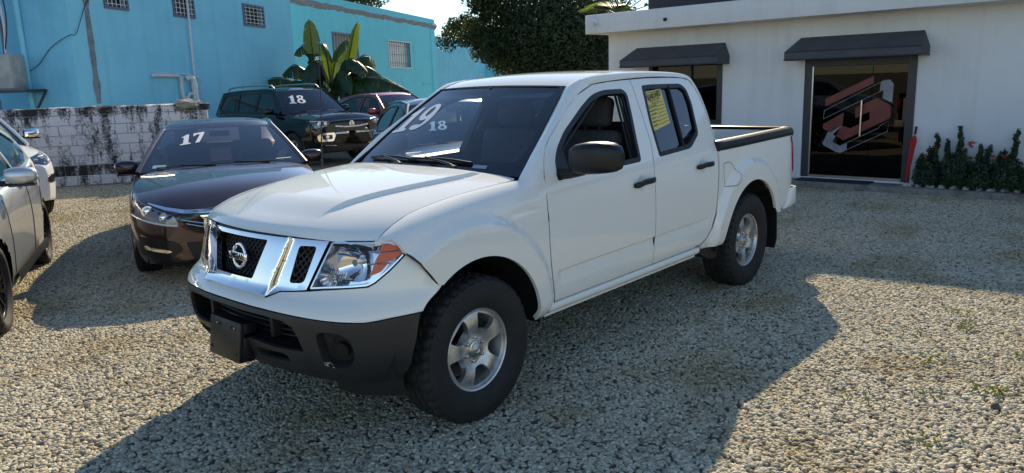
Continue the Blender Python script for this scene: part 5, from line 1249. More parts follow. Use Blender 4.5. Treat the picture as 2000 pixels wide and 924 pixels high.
# ---------------------------------------------------------------- other vehicles
from mathutils.bvhtree import BVHTree
def car(name, label, pos, head, S, mat):
    """S: dict of profiles. local x forward, origin on the ground midway between the axles"""
    R = empty(name, (pos[0], pos[1], 0), head); tag(R, label, S.get('cat', 'car'), 'cars parked on the gravel lot')
    xr, xf = S['xr'], S['xf']; W = S['w']/2; belt, deck, zb = Spl(S['belt']), Spl(S['deck']), Lin(S['zb']); wm = Spl(S['wm'])
    XA, RW = S['xa'], S['rw']
    wl_ = lambda x: wm(x)*W
    # body shell: half section from sill up to shoulder, over the deck to the middle
    xs = []; x = xr
    while x < xf-1e-6: xs.append(x); x += .045 if (x > xf-.6 or x < xr+.5) else .04
    xs.append(xf); rows = []
    def sec(x):
        w = wl_(x); b, t, z0 = belt(x), deck(x), zb(x); h = b-z0
        P = [(w*.55, z0), (w*.90, z0+.004), (w*.955, z0+.03), (w*.975, z0+.10*h+.03), (w*.990, z0+.30*h), (w*1.0, z0+.50*h), (w*.997, z0+.68*h), (w*.985, z0+.82*h), (w*.965, z0+.91*h), (w*.93, b-.012), (w*.885, b+.004)]
        d = t-b
        P += [(w*.80, b+.22*d+.006), (w*.66, b+.52*d+.006), (w*.48, b+.76*d+.004), (w*.25, b+.94*d), (0, t)]
        return P
    nsub = 3
    for x in xs:
        P = crv(sec(x), nsub); rows.append([(x, p[0], p[1]) for p in P])
    # close the ends with rounded caps
    def cap(row, dirx, k):
        x0 = row[0][0]; z0 = min(p[2] for p in row); z1 = max(p[2] for p in row); out = []
        for f, dx in ((.985, .012), (.94, .026), (.80, .036), (.5, .042), (.12, .044)):
            zc = (z0+z1)/2; out.append([(x0+dirx*dx*k, p[1]*f, zc+(p[2]-zc)*(.6+.4*f) if f > .3 else zc+(p[2]-zc)*f) for p in row])
        return out
    cf = cap(rows[-1], 1, 1.0); cr = cap(rows[0], -1, 1.0)
    rows = cr[::-1]+rows+cf
    half = rows; rows = [[(p[0], -p[1], p[2]) for p in r]+[p for p in reversed(r[:-1])] for r in half]
    n = len(rows[0]); V = [list(p) for r in rows for p in r]; F = []
    for i in range(len(rows)-1):
        for j in range(n-1): F.append((i*n+j, (i+1)*n+j, (i+1)*n+j+1, i*n+j+1))
    Ra = S['ra']
    for xa in XA:
        for v in V:
            if abs(v[1]) > W*.5:
                r = math.hypot(v[0]-xa, v[2]-RW)
                if abs(r-Ra) < .024 and v[2] > zb(xa)+.01: v[0] = xa+(v[0]-xa)*Ra/r; v[2] = RW+(v[2]-RW)*Ra/r
    keep = []
    for f in F:
        c = [sum(V[i][k] for i in f)/4 for k in range(3)]; cut = False
        for xa in XA:
            if abs(c[1]) > W*.5 and math.hypot(c[0]-xa, c[2]-RW) < Ra-.001: cut = True
        if S.get('open') and S['open'](c): cut = True
        if not cut: keep.append(f)
    bvh = BVHTree.FromPolygons([Vector(v) for v in V], F)
    me = bpy.data.meshes.new('body'); me.from_pydata([tuple(v) for v in V], [], keep); me.materials.append(mat)
    bm = bmesh.new(); bm.from_mesh(me); bmesh.ops.recalc_face_normals(bm, faces=bm.faces); bmesh.ops.delete(bm, geom=[v for v in bm.verts if not v.link_faces], context='VERTS'); bm.to_mesh(me); bm.free()
    me.polygons.foreach_set('use_smooth', [True]*len(me.polygons)); me.set_sharp_from_angle(angle=math.radians(48))
    BO = bpy.data.objects.new('body', me); COL.objects.link(BO); BO.parent = R
    # arches, wells, floor
    m = MB(); m.box((xr+.15, -W*.82, zb(0)+.02), (xf-.2, W*.82, zb(0)+.10)); m.box((xr+.4, -W*.6, zb(0)+.1), (xf-.5, W*.6, .75)); m.build('underbody', VOID, R)
    for xa in XA:
        for s in (1, -1):
            y_ = wl_(xa)*.975; arc = [(xa+(Ra+.004)*math.cos(math.radians(q)), s*y_, RW+(Ra+.004)*math.sin(math.radians(q))) for q in range(-8, 190, 9)]
            m = MB(); m.tube([(a, b*.985, c) for a, b, c in arc], .016, 6); m.build('arch_trim', S.get('archmat', mat), R, True)
            m = MB(); m.lathe([(0, Ra+.01), (s*.3, Ra+.015)], 20, 'y', (xa, s*(y_-.32), RW), 0, math.radians(-20), math.radians(200)); m.build('wheel_well', VOID, R, True)
            wheel(R, (xa, s*(wl_(xa)-S.get('tw', .22)/2-.008), RW), s, RW, S.get('tw', .22), S['rr'], S.get('spk', 5), S.get('wmat', ALLOY), 'thin', 72, .3)
    # greenhouse
    G = S['gh']; wr = G['wr']; zr = Spl(G['roof']); zl = lambda x: belt(x)-.012
    def gmap(x, z, s=1, d=0):
        b = zl(x); t = max(0, min(1.15, (z-b)/(zr(x)-.03-b))); y0 = wl_(x)*.915; bulge = .012*math.sin(math.pi*min(t, 1))
        return (x, s*(lerp(y0, min(wr, y0*.9), t)+bulge+d), z)
    e0, e1, f0, f1 = G['wsb'], G['wst'], G['rgb'], G['rgt']       # windscreen base/top x, rear glass base/top x
    def scr(xb, xt, bowb, bowt, zb_=None):
        def fm(a, b, d=0.0):
            z0 = zl(xb)+.03; z1 = zr(xt)-.035; x = lerp(xb, xt, b); z = lerp(z0, z1, b); y0 = lerp(wl_(xb)*.905, wr*.97, b); c = 1-a*a
            sg = 1 if xb > xt else -1; dz = abs(xt-xb); L = math.hypot(dz, z1-z0)
            return (x+c*lerp(bowb, bowt, b)*sg+sg*(z1-z0)/L*(d+.014*math.sin(math.pi*b)), a*y0, z+c*.018+dz/L*(d+.014*math.sin(math.pi*b)))
        return fm
    WSM = scr(e0, e1, .12, .07); RGM = scr(f0, f1, .07, .05)
    kx, kz = .65, .7; sc2 = lambda f, d=0: (lambda u, v: f(u/kx, v/kz, d))
    sq = [(-kx, 0), (kx, 0), (kx, kz), (-kx, kz)]
    WSO = panel('windscreen', sq, sc2(WSM), S.get('wsglass', WSGLASS), R, .09, thick=0, out=(.5, 0, .8))
    panel('windscreen_frit', sq, sc2(WSM, -.004), BLKGL, WSO, .08, holes=[rc([(-.60, .06), (.60, .06), (.605, .655), (-.605, .655)], .05)], thick=0, out=(.5, 0, .8), bstep=.05)
    panel('rear_window', sq, sc2(RGM), S.get('rglass', DTINT), R, .09, thick=0, out=(-.5, 0, .8))
    # roof between screens
    rows = []
    for t_ in [k/14*2-1 for k in range(15)]:
        row = []
        for k in range(15):
            q = k/14; x0 = lerp(e1, f1, q); c2 = 1-t_*t_; y_ = lerp(wr*.985, wr*.985, q); x_ = x0+c2*lerp(.07, -.05, q)
            ed = .045*(abs(t_)**4); row.append((x_, t_*y_, zr(x0)-.030*(1 if k in (0, 14) else 0)+c2*.0-ed+.012*(1-abs(t_)**2)))
        rows.append(row)
    grid('roof', rows, S.get('roofmat', mat), R, out=(0, 0, 1))
    for s in (1, -1):
        o_ = (0, s, .2); gm = lambda x, z, s=s: gmap(x, z, s)
        top = [(lerp(e1, f1, k/10), zr(lerp(e1, f1, k/10))-.035) for k in range(11)]
        bot = [(lerp(f0, e0, k/12), zl(lerp(f0, e0, k/12))+.002) for k in range(13)]
        oli = top+bot
        H = panel('cabin_side', oli, gm, mat, R, .06, holes=[w for w in G['win']], thick=.03, out=o_, bstep=.03)
        for w in G['win']:
            wo = panel('side_window', inset(w, -.004), lambda x, z, s=s: gmap(x, z, s, -.010), S.get('sglass', DTINT), R, .12, thick=0, out=o_)
            panel('window_trim', inset(w, -.012), lambda x, z, s=s: gmap(x, z, s, .003), S.get('trim', BLKGL), R, .06, holes=[inset(w, .010)], thick=.01, out=o_, bstep=.03)
        # pillar strip between screen and side
        for fm, nm in ((WSM, 'front_pillar'), (RGM, 'rear_pillar')):
            m = MB(); m.tube([tuple(Vector(fm(s, k/10))+Vector((0, s*.006, 0))) for k in range(11)], .024, 8); m.build(nm, mat, R, True)
        m = MB(); m.tube([(lerp(e1, f1, k/12), s*(wr*.985), zr(lerp(e1, f1, k/12))-.036) for k in range(13)], .024, 8); m.build('roof_rail', mat, R, True)
        # doors: shut lines and handles on the body side
        def sidehit(x, z):
            h = bvh.ray_cast(Vector((x, s*3, z)), Vector((0, -s, 0))); return (x, h[0].y if h[0] else s*W, z)
        for ln in S.get('lines', ()):
            m = MB(); m.tube([tuple(Vector(sidehit(*p))+Vector((0, s*.0005, 0))) for p in dens(ln, .06, False)], .0045, 4); m.build('shut_line', RUBBER, R)
        for hx, hz in S.get('handles', ()):
            p = Vector(sidehit(hx, hz)); m = MB(); m.tube([p+Vector((-.10, s*.002, 0)), p+Vector((-.08, s*.028, .003)), p+Vector((.06, s*.030, .003)), p+Vector((.10, s*.004, 0))], [.012, .014, .014, .010], 8); m.build('door_handle', S.get('hmat', mat), R, True)
        # mirrors
        mx, my, mz = S['mir']; m = MB(); rows = []
        for q, (yy, hh, dep) in enumerate(((-.11, .02, .02), (-.105, .055, .055), (-.05, .072, .075), (.03, .074, .075), (.09, .062, .060), (.115, .035, .035), (.12, .01, .01))):
            rows.append([(mx-.03*max(0, yy)+dep*(math.copysign(abs(math.cos(t))**.7, math.cos(t)) if math.cos(t) > 0 else .5*math.cos(t)), s*(my+yy), mz+hh*math.copysign(abs(math.sin(t))**.75, math.sin(t))) for t in [2*math.pi*j/18 for j in range(18)]])
        grid('', rows, None, closed=True, mb=m); mo = m.build('side_mirror', S.get('mirmat', mat), R, True, 60)
        m = MB(); p = Vector(gmap(mx-.02, mz-.06, s)); m.tube([p-Vector((0, s*.03, 0)), (mx, s*(my-.08), mz-.055)], [.03, .024], 8); m.rbox((mx-.05, min(s*(my-.09), s*(my+.1)), mz-.083), (mx+.06, max(s*(my-.09), s*(my+.1)), mz-.062), .008); m.build('mirror_foot', BLKGL, mo, True, 40)
    # interior: seats, dash, wheel
    bz = zl(0); m = MB(); m.rbox((e0-.75, -W*.78, bz-.16), (e0-.12, W*.78, bz-.005), .05, seg=3); m.build('dashboard', TRIM, R, True, 50)
    for y_ in (.36, -.36):
        m = MB(); sx = G.get('sx', -.25); m.rbox((sx-.10, y_-.24, .55), (sx+.03, y_+.24, bz+.22), .06, seg=3); m.rbox((sx-.12, y_-.13, bz+.20), (sx-.02, y_+.13, bz+.40), .045, seg=3); m.build('front_seat', FABRIC, R, True, 50)
    m = MB(); m.rbox((G.get('sx', -.25)-.95, -.62, .5), (G.get('sx', -.25)-.80, .62, bz+.16), .06, seg=3); m.build('rear_seat', FABRIC, R, True, 50)
    m = MB(); Mw = frame((e0-.82, .36, bz-.02), (0, 1, 0), (-.45, 0, 1)); ring(m, (0, 0, 0), .18, .015, 'z', 28, 6); m.rbox((-.16, -.02, -.02), (.16, .02, .005), .006); o = m.build('steering_wheel', TRIM, R, True, 40); o.data.transform(Mw)
    m = MB(); m.rbox((e1+.10, -.11, zr(e1)-.14), (e1+.13, .11, zr(e1)-.075), .012); m.build('interior_mirror', BLKPL, R, True, 40)
    # wipers
    for a0, a1 in ((.55, -.15), (-.1, -.8)):
        m = MB(); m.tube([WSM(a0, .015, .02), WSM(lerp(a0, a1, .6), .06, .022)], [.010, .006], 6); m.tube([WSM(lerp(a0+.1, a1, k/6), .055, .014) for k in range(7)], .006, 5); m.build('wiper', BLKPL, R, True)
    def front(y, z):
        h = bvh.ray_cast(Vector((6, y, z)), Vector((-1, 0, 0))); return tuple(h[0]) if h[0] else (xf-.3, y, z)
    def rear(y, z):
        h = bvh.ray_cast(Vector((-6, y, z)), Vector((1, 0, 0))); return tuple(h[0]) if h[0] else (xr+.2, y, z)
    def fp(nm, pl, mt, off=.004, step=.04, par=None, holes=(), thick=.02, both=False, fm=None):
        for s in ((1, -1) if both else (1,)):
            q = [(s*a, b) for a, b in pl]; hs = [[(s*a, b) for a, b in h] for h in holes]
            base = fm or front; oo = (1, 0, 0) if base is front else (-1, 0, 0); dx = off*oo[0]
            panel(nm, q, lambda y, z: tuple(Vector(base(y, z))+Vector((dx, 0, 0))), mt, par or R, step, hs, thick, oo, bstep=step*.5)
    return dict(root=R, front=front, rear=rear, fp=fp, ws=WSM, body=BO, bvh=bvh, wso=WSO, gmap=gmap)
def ws_decal(C, chars, a0, b0, size, slant=.1, rot=0.0):
    def g(u, v):
        x = (u+slant*v)*size; y = v*size; c, s = math.cos(rot), math.sin(rot)
        return C['ws'](a0+(x*c-y*s)/.62, b0+(x*s+y*c)/.75, .004)
    decal('number_decal', chars, g, DECAL, C['wso'], .70, out=(.5, 0, .8))
def lamp(C, nm, pl, par=None, inner=(), off=.004, drl=None):
    """projector headlamp: dark bowl, lens bulbs, clear cover"""
    for s in (1, -1):
        q = [(s*a, b) for a, b in pl]; F = C['front']
        H = panel(nm, q, lambda y, z: tuple(Vector(F(y, z))+Vector((.004, 0, 0))), plain('lamp_bowl', (.30, .30, .31), .3, .6) if 'lamp_bowl' not in MATS else MATS['lamp_bowl'], C['root'], .035, thick=.02, out=(1, 0, 0), bstep=.02)
        for (y, z, r, mt) in inner:
            p = Vector(F(s*y, z))+Vector((.004, 0, 0)); m = MB(); m.lathe([(-.004, r*1.25), (.006, r*1.2), (.006, r), (.002, r*.95)], 22, 'x', tuple(p)); m.build('lamp_ring', CHROME, H, True, 40)
            m = MB(); m.lathe([(.002, r*.95), (.010, r*.75), (.014, r*.4), (.015, 0)], 22, 'x', tuple(p)); m.build('projector', mt, H, True, 60)
        if drl:
            m = MB(); m.tube([tuple(Vector(F(s*a, b))+Vector((.008, 0, 0))) for a, b in dens(drl, .03, False)], .010, 6); m.build('light_strip', plain('light_strip', (.75, .76, .78), .25) if 'light_strip' not in MATS else MATS['light_strip'], H, True)
        panel('lamp_cover', q, lambda y, z: tuple(Vector(F(y, z))+Vector((.018, 0, 0))), LENS, H, .05, thick=.0, out=(1, 0, 0), bstep=.03)
# --- maroon saloon
ACC = dict(xr=-2.50, xf=2.315, w=1.85, xa=(1.3875, -1.3875), rw=.335, ra=.372, rr=.225, tw=.225, spk=5, cat='car',
    zb=[(-2.5, .34), (-2.1, .22), (2.0, .20), (2.30, .22)],
    belt=[(-2.5, .90), (-2.2, .96), (-1.4, .965), (-.5, .945), (.4, .93), (.95, .915), (1.5, .875), (1.9, .82), (2.15, .745), (2.315, .665)],
    deck=[(-2.5, 1.0), (-2.2, 1.06), (-1.6, 1.06), (-.6, 1.0), (.5, .965), (.95, .975), (1.4, .955), (1.8, .905), (2.1, .825), (2.315, .71)],
    wm=[(-2.5, .74), (-2.35, .86), (-2.0, .955), (-1.2, .995), (0, 1.0), (1.0, .995), (1.5, .985), (1.85, .94), (2.1, .85), (2.25, .74), (2.315, .65)],
    gh=dict(wr=.60, roof=[(-1.7, 1.30), (-1.2, 1.36), (-.5, 1.395), (-.1, 1.375), (.2, 1.33)], wsb=.98, wst=.02, rgb=-1.85, rgt=-1.10, sx=-.20,
        win=[rc([(.60, .96), (.12, 1.27), (-.30, 1.32), (-.36, .965)], .03), rc([(-.44, .965), (-.38, 1.32), (-.90, 1.30), (-1.30, 1.16), (-1.25, .99)], .03)]),
    lines=[[(.72, .30), (.74, .7), (.70, .93)], [(-.38, .28), (-.38, .95)], [(-1.22, .55), (-1.38, .95)]], handles=[(-.18, .86), (-1.12, .89)], mir=(.60, .96, .97), rglass=GLASS)
A = car('saloon_car', 'dark maroon saloon car with 17 on its windscreen beside the pickup', (-1.77, -4.97), math.radians(63.7), ACC, MAROON)
fp = A['fp']
lamp(A, 'headlight', rc([(.865, .80), (.74, .765), (.60, .705), (.49, .662), (.46, .585), (.62, .608), (.86, .655)], .012), inner=((.705, .700, .042, BULB), (.575, .650, .036, CHROME)), drl=[(.86, .648), (.64, .602), (.47, .578)])
fp('grille', rc([(-.46, .64), (-.42, .672), (.42, .672), (.46, .64), (.34, .50), (-.34, .50)], .02), BLKGL, .004)
def bar(C, pts, r, mt, nm='chrome_bar', off=.012, sym=True):
    m = MB(); P = [(-a, b) for a, b in reversed(pts) if a > 0]+pts if sym else pts
    q = [tuple(Vector(C['front'](a, b))+Vector((off, 0, 0))) for a, b in dens(P, .04, False)]; m.tube(q, r, 8); return m.build(nm, mt, C['root'], True)
fp('chrome_wing', [(0, .672), (.2, .674), (.42, .684), (.56, .712), (.70, .762), (.70, .772), (.55, .734), (.40, .708), (.2, .699), (0, .697), (-.2, .699), (-.40, .708), (-.55, .734), (-.70, .772), (-.70, .762), (-.56, .712), (-.42, .684), (-.2, .674)], CHROME, .012, .05)
fp('chrome_bar', rc([(-.28, .655), (.28, .655), (.24, .605), (-.24, .605)], .01), CHROME, .016, .05)
bar(A, [(0, .565), (.2, .568), (.44, .628)], .008, CHROME); bar(A, [(0, .530), (.2, .533), (.40, .590)], .007, CHROME)
m = MB(); p = Vector(A['front'](0, .65))+Vector((.028, 0, 0)); m.box((p.x-.01, -.045, .60), (p.x, -.03, .66)); m.box((p.x-.01, .03, .60), (p.x, .045, .66)); m.box((p.x-.01, -.03, .62), (p.x, .03, .635)); m.build('emblem', CHROME, A['root'])
fp('lower_intake', rc([(-.42, .42), (.42, .42), (.36, .25), (-.36, .25)], .02), BLKPL, .010)
fp('fog_pocket', rc([(.82, .48), (.62, .465), (.48, .42), (.45, .35), (.58, .28), (.82, .29)], .02), BLKPL, .014, .03, both=True)
fp('fog_light', rc([(.77, .392), (.56, .366), (.54, .350), (.58, .340), (.77, .362)], .006), BULB, .026, .03, both=True)
fp('lip', [(-.70, .225), (.70, .225), (.66, .265), (.42, .250), (-.42, .250), (-.66, .265)], BLKPL, .012)
ws_decal(A, '17', -.60, .52, .185, .15, math.radians(12))
m = MB(); m.add([A['ws'](a, b, .003) for a, b in ((-.86, .07), (-.70, .055), (-.70, .12), (-.86, .13))], [(0, 1, 2, 3)]); m.build('window_sticker', plain('sticker_green', (.35, .55, .50), .5), A['wso'], fixn=False)
m = MB(); m.add([A['ws'](a, b, .003) for a, b in ((.66, .10), (.86, .11), (.86, .125), (.66, .115))], [(0, 1, 2, 3)]); m.build('window_sticker', MATS['sticker_green'], A['wso'], fixn=False)
# --- silver crossover at the edge
HRV = dict(xr=-2.02, xf=2.06, w=1.77, xa=(1.305, -1.305), rw=.335, ra=.375, rr=.232, tw=.225, spk=10, wmat=DALLOY, cat='car', archmat=BLKPL,
    zb=[(-2.0, .38), (-1.7, .25), (1.8, .24), (2.05, .28)],
    belt=[(-2.02, 1.0), (-1.7, 1.10), (-1.0, 1.09), (0, 1.03), (.7, 1.0), (1.2, .96), (1.6, .89), (1.9, .80), (2.06, .73)],
    deck=[(-2.02, 1.05), (-1.7, 1.16), (-1.0, 1.12), (.2, 1.05), (.9, 1.07), (1.4, 1.02), (1.75, .93), (2.06, .78)],
    wm=[(-2.02, .62), (-1.85, .78), (-1.5, .92), (-.8, .99), (.5, 1.0), (1.2, .985), (1.6, .94), (1.85, .85), (2.06, .68)],
    gh=dict(wr=.575, roof=[(-1.7, 1.39), (-1.0, 1.50), (-.3, 1.545), (.2, 1.53), (.5, 1.48)], wsb=1.05, wst=.28, rgb=-1.85, rgt=-1.45, sx=-.1,
        win=[rc([(.74, 1.06), (.36, 1.39), (.05, 1.46), (-.18, 1.47), (-.22, 1.08)], .03), rc([(-.29, 1.085), (-.25, 1.47), (-.85, 1.44), (-1.32, 1.30), (-1.30, 1.20), (-1.0, 1.12)], .03)]),
    lines=[[(.80, .35), (.84, .75), (.80, 1.0)], [(-.24, .34), (-.24, 1.05)], [(-.98, .60), (-1.02, .85), (-1.28, 1.10)]], handles=[(-.05, .97), (-1.12, 1.14)], mir=(.66, .98, 1.11), trim=CHROME)
Hc = car('crossover_car', 'silver crossover car with black alloy wheels at the edge of the lot', (1.326, -4.54), math.radians(66.1), HRV, SILVERP)
Hc['fp']('tail_light', rc([(.78, 1.08), (.52, 1.0), (.52, .90), (.74, .90), (.80, .98)], .02), REDL, .006, both=True, fm=Hc['rear'])
lamp(Hc, 'headlight', rc([(.80, .86), (.55, .82), (.45, .78), (.50, .72), (.70, .73), (.80, .77)], .012), inner=((.66, .785, .036, BULB),))
for s in (1, -1):
    m = MB()
    for x_ in [k*.1-.86 for k in range(18)]: pass
    rows = [[(x_, s*(wy), z_) for x_ in [k*.1-.85 for k in range(18)]] for wy, z_ in ((.885, .36), (.892, .32), (.885, .27), (.85, .245))]
    grid('', rows, None, mb=m); m.build('sill_cladding', BLKPL, Hc['root'], True, 40)
    # tail lamp wrapping onto the side
    bv = Hc['bvh']; q = rc([(-1.98, .93), (-1.60, 1.03), (-1.44, 1.11), (-1.55, 1.13), (-1.97, 1.03)], .02)
    def sh(x, z, s=s):
        h = bv.ray_cast(Vector((x, s*3, z)), Vector((0, -s, 0))); return (x, (h[0].y if h[0] else s*.8)+s*.004, z)
    panel('tail_light', q, sh, REDL, Hc['root'], .05, thick=.01, out=(0, s, 0))
# --- white crossover behind it
RAV = dict(xr=-2.22, xf=2.20, w=1.845, xa=(1.33, -1.33), rw=.35, ra=.39, rr=.225, tw=.225, spk=5, cat='car', archmat=WHITE2, mirmat=CHROME,
    zb=[(-2.2, .40), (-1.9, .27), (1.9, .26), (2.18, .30)],
    belt=[(-2.22, 1.0), (-1.8, 1.10), (-1.0, 1.10), (0, 1.06), (.8, 1.04), (1.3, 1.0), (1.7, .95), (2.0, .88), (2.20, .80)],
    deck=[(-2.22, 1.05), (-1.8, 1.18), (-1.0, 1.14), (.2, 1.10), (1.0, 1.12), (1.5, 1.08), (1.9, .99), (2.20, .85)],
    wm=[(-2.22, .78), (-2.05, .88), (-1.6, .97), (-.8, 1.0), (.5, 1.0), (1.3, .99), (1.7, .965), (2.0, .89), (2.20, .74)],
    gh=dict(wr=.60, roof=[(-1.9, 1.56), (-1.0, 1.64), (-.3, 1.66), (.2, 1.64), (.5, 1.60)], wsb=1.10, wst=.38, rgb=-2.05, rgt=-1.65, sx=-.1,
        win=[rc([(.80, 1.10), (.45, 1.48), (.05, 1.57), (-.18, 1.57), (-.22, 1.12)], .03), rc([(-.29, 1.12), (-.25, 1.57), (-.95, 1.55), (-1.50, 1.40), (-1.45, 1.18)], .03)]),
    lines=[[(.80, .35), (.84, .75), (.80, 1.03)], [(-.24, .34), (-.24, 1.08)]], handles=[(-.05, 1.0), (-1.05, 1.02)], mir=(.72, 1.03, 1.19))
Rc = car('white_crossover', 'white crossover car with chrome mirror parked behind the silver one', (-.20, -10.54), math.radians(92), RAV, WHITE2)
lamp(Rc, 'headlight', rc([(.86, .98), (.62, .93), (.48, .90), (.52, .83), (.70, .80), (.86, .84)], .012), inner=((.70, .875, .045, BULB), (.58, .87, .030, CHROME)))
Rc['fp']('grille', rc([(-.42, .86), (.42, .86), (.36, .76), (-.36, .76)], .02), BLKGL, .004)
Rc['fp']('fog_pocket', rc([(.84, .66), (.66, .655), (.64, .54), (.82, .54)], .03), CHROME, .004, both=True); Rc['fp']('fog_lens', rc([(.82, .645), (.675, .64), (.66, .555), (.80, .555)], .025), BLKGL, .010, both=True)
Rc['fp']('lower_intake', rc([(-.55, .62), (.55, .62), (.50, .42), (-.50, .42)], .03), BLKPL, .003)
# --- black off-roader
RUN = dict(xr=-2.42, xf=2.30, w=1.925, xa=(1.395, -1.395), rw=.385, ra=.44, rr=.215, tw=.255, spk=6, cat='car', wmat=ALLOY,
    zb=[(-2.42, .52), (-2.0, .40), (1.9, .40), (2.28, .46)],
    belt=[(-2.42, 1.10), (-1.8, 1.15), (-.6, 1.16), (.4, 1.15), (1.0, 1.13), (1.5, 1.10), (1.9, 1.07), (2.15, 1.03), (2.30, .97)],
    deck=[(-2.42, 1.15), (-1.8, 1.2), (-.6, 1.2), (.5, 1.18), (1.0, 1.21), (1.5, 1.20), (1.9, 1.17), (2.15, 1.12), (2.30, 1.02)],
    wm=[(-2.42, .88), (-2.2, .95), (-1.6, .99), (-.6, 1.0), (.8, 1.0), (1.5, 1.0), (1.9, .98), (2.15, .93), (2.30, .84)],
    gh=dict(wr=.665, roof=[(-2.4, 1.66), (-1.5, 1.73), (-.5, 1.755), (.2, 1.74), (.5, 1.70)], wsb=.98, wst=.36, rgb=-2.38, rgt=-2.12, sx=-.15,
        win=[rc([(.66, 1.20), (.40, 1.56), (.20, 1.64), (-.22, 1.65), (-.25, 1.21)], .03), rc([(-.34, 1.21), (-.31, 1.65), (-1.20, 1.64), (-1.12, 1.22)], .03), rc([(-1.30, 1.23), (-1.38, 1.63), (-2.0, 1.58), (-2.1, 1.25)], .04)]),
    lines=[[(.78, .5), (.80, .9), (.76, 1.12)], [(-.28, .48), (-.28, 1.16)], [(-1.0, .62), (-1.22, 1.15)]], handles=[(-.10, 1.04), (-1.02, 1.05)], mir=(.66, 1.04, 1.24), sglass=TINT, rglass=TINT, mirmat=BLACKP)
Uc = car('off_road_car', 'black off-road wagon with roof rails and 18 on its windscreen by the blue building', (-7.806, -12.806), math.radians(88.8), RUN, BLACKP)
lamp(Uc, 'headlight', rc([(.90, 1.03), (.60, 1.015), (.53, .99), (.66, .90), (.86, .87)], .012), inner=((.78, .955, .045, BULB), (.67, .965, .03, CHROME)), drl=[(.88, 1.02), (.60, 1.005)])
Uc['fp']('grille', rc([(-.46, 1.0), (.46, 1.0), (.42, .76), (-.42, .76)], .03), BLKGL, .004)
bar(Uc, [(0, .870), (.2, .872), (.44, .90)], .022, CHROME); 
Uc['fp']('chrome_bumper', rc([(.46, .76), (.80, .76), (.85, .70), (.83, .575), (.50, .575), (.44, .70)], .03), CHROME, .016, .05, both=True)
bar(Uc, [(0, .742), (.2, .742), (.45, .742)], .028, CHROME, 'chrome_bumper_bar')
Uc['fp']('lower_mesh', rc([(-.44, .71), (.44, .71), (.48, .575), (-.48, .575)], .02), BLKPL, .010)
Uc['fp']('fog_pocket', rc([(.77, .715), (.53, .715), (.53, .62), (.77, .62)], .03), BLKGL, .024, both=True)
for s in (1, -1):
    p = Vector(Uc['front'](s*.66, .667))+Vector((.03, 0, 0)); m = MB(); m.lathe([(-.01, .045), (.004, .042), (.008, 0)], 18, 'x', tuple(p)); m.build('fog_light', BULB, Uc['root'], True, 40)
    m = MB(); y_ = s*.60; m.tube([(.25, y_, 1.745), (.12, y_, 1.815), (-.2, y_, 1.835), (-1.4, y_, 1.82), (-1.85, y_, 1.79), (-1.98, y_, 1.72)], [.016, .022, .022, .022, .022, .016], 8); m.build('roof_rack_bar', SATIN, Uc['root'], True)
Uc['fp']('lower_intake', rc([(-.5, .56), (.5, .56), (.46, .48), (-.46, .48)], .02), BLKPL, .018)
bar(Uc, [(0, .47), (.4, .47), (.72, .49)], .012, SATIN, 'skid_bar')
m = MB(); m.rbox((1.75, -.72, .30), (2.12, .72, .50), .04); m.build('valance', BLKPL, Uc['root'], True, 40)
p = Vector(Uc['front'](0, .93))+Vector((.02, 0, 0)); m = MB(); ring(m, tuple(p), .058, .007, 'x', 26, 6); ring(m, tuple(p), .030, .006, 'x', 22, 6); ring(m, (p.x, p.y, p.z+.022), .030, .005, 'x', 22, 6, sx=1.4); m.build('emblem', CHROME, Uc['root'], True)
ws_decal(Uc, '18', -.72, .42, .26, .1, math.radians(-4))
# --- dark blue hatchback and red hatchback
NAV = dict(HRV); NAV.update(xr=-1.95, xf=2.0, wmat=ALLOY, trim=BLKGL, spk=5, archmat=NAVYP, sglass=TINT, rglass=TINT)
Nc = car('hatchback_car', 'dark blue hatchback with 18 on its windscreen on the far side of the pickup', (-4.30, -3.75), math.radians(60), NAV, NAVYP)
Nc['fp']('tail_light', rc([(.80, 1.08), (.55, 1.0), (.55, .86), (.74, .86), (.80, .98)], .02), REDL, .006, both=True, fm=Nc['rear'])
lamp(Nc, 'headlight', rc([(.80, .86), (.55, .82), (.45, .78), (.50, .72), (.70, .73), (.80, .77)], .012), inner=((.66, .785, .036, BULB),))
ws_decal(Nc, '18', -.62, .34, .15, .1)
for s in (1,-1):
    bv2 = Nc['bvh']
    def sh2(x, z, s=s):
        h = bv2.ray_cast(Vector((x, s*3, z)), Vector((0, -s, 0))); return (x, (h[0].y if h[0] else s*.8)+s*.004, z)
    panel('tail_light', rc([(-1.93, .88), (-1.70, .95), (-1.58, 1.05), (-1.66, 1.08), (-1.92, 1.02)], .02), sh2, REDL, Nc['root'], .05, thick=.01, out=(0, s, 0))
RD_ = dict(NAV); RD_.update(archmat=REDP, wmat=ALLOY)
Dc = car('red_hatchback', 'dull red hatchback standing beside the black off-road wagon', (-10.55, -12.5), math.radians(85), RD_, REDP)
m = MB(); m.tube([(.3, .2, 1.56), (.12, .2, 1.80)], .008, 5); m.build('aerial', RUBBER, Dc['root'])
# whip aerial of the pickup on its far fender
m = MB(); m.tube([(-.30, -.80, 1.17), (-.33, -.80, 1.62), (-.36, -.80, 2.05)], [.005, .0035, .002], 6); m.tube([(-.30, -.80, 1.14), (-.30, -.80, 1.19)], .014, 10); m.build('aerial', RUBBER, T, True)

# unseen crossover, added so the pickup's doors and the glass door mirror something
Xc = copy_tree(Rc['root']); Xc.name = 'white_crossover'; Xc.location = (-6.6, 6.6, 0); Xc.rotation_euler = (0, 0, math.radians(172)); Xc['label'] = 'white crossover car added out of view, mirrored in the glass door and the pickup doors'
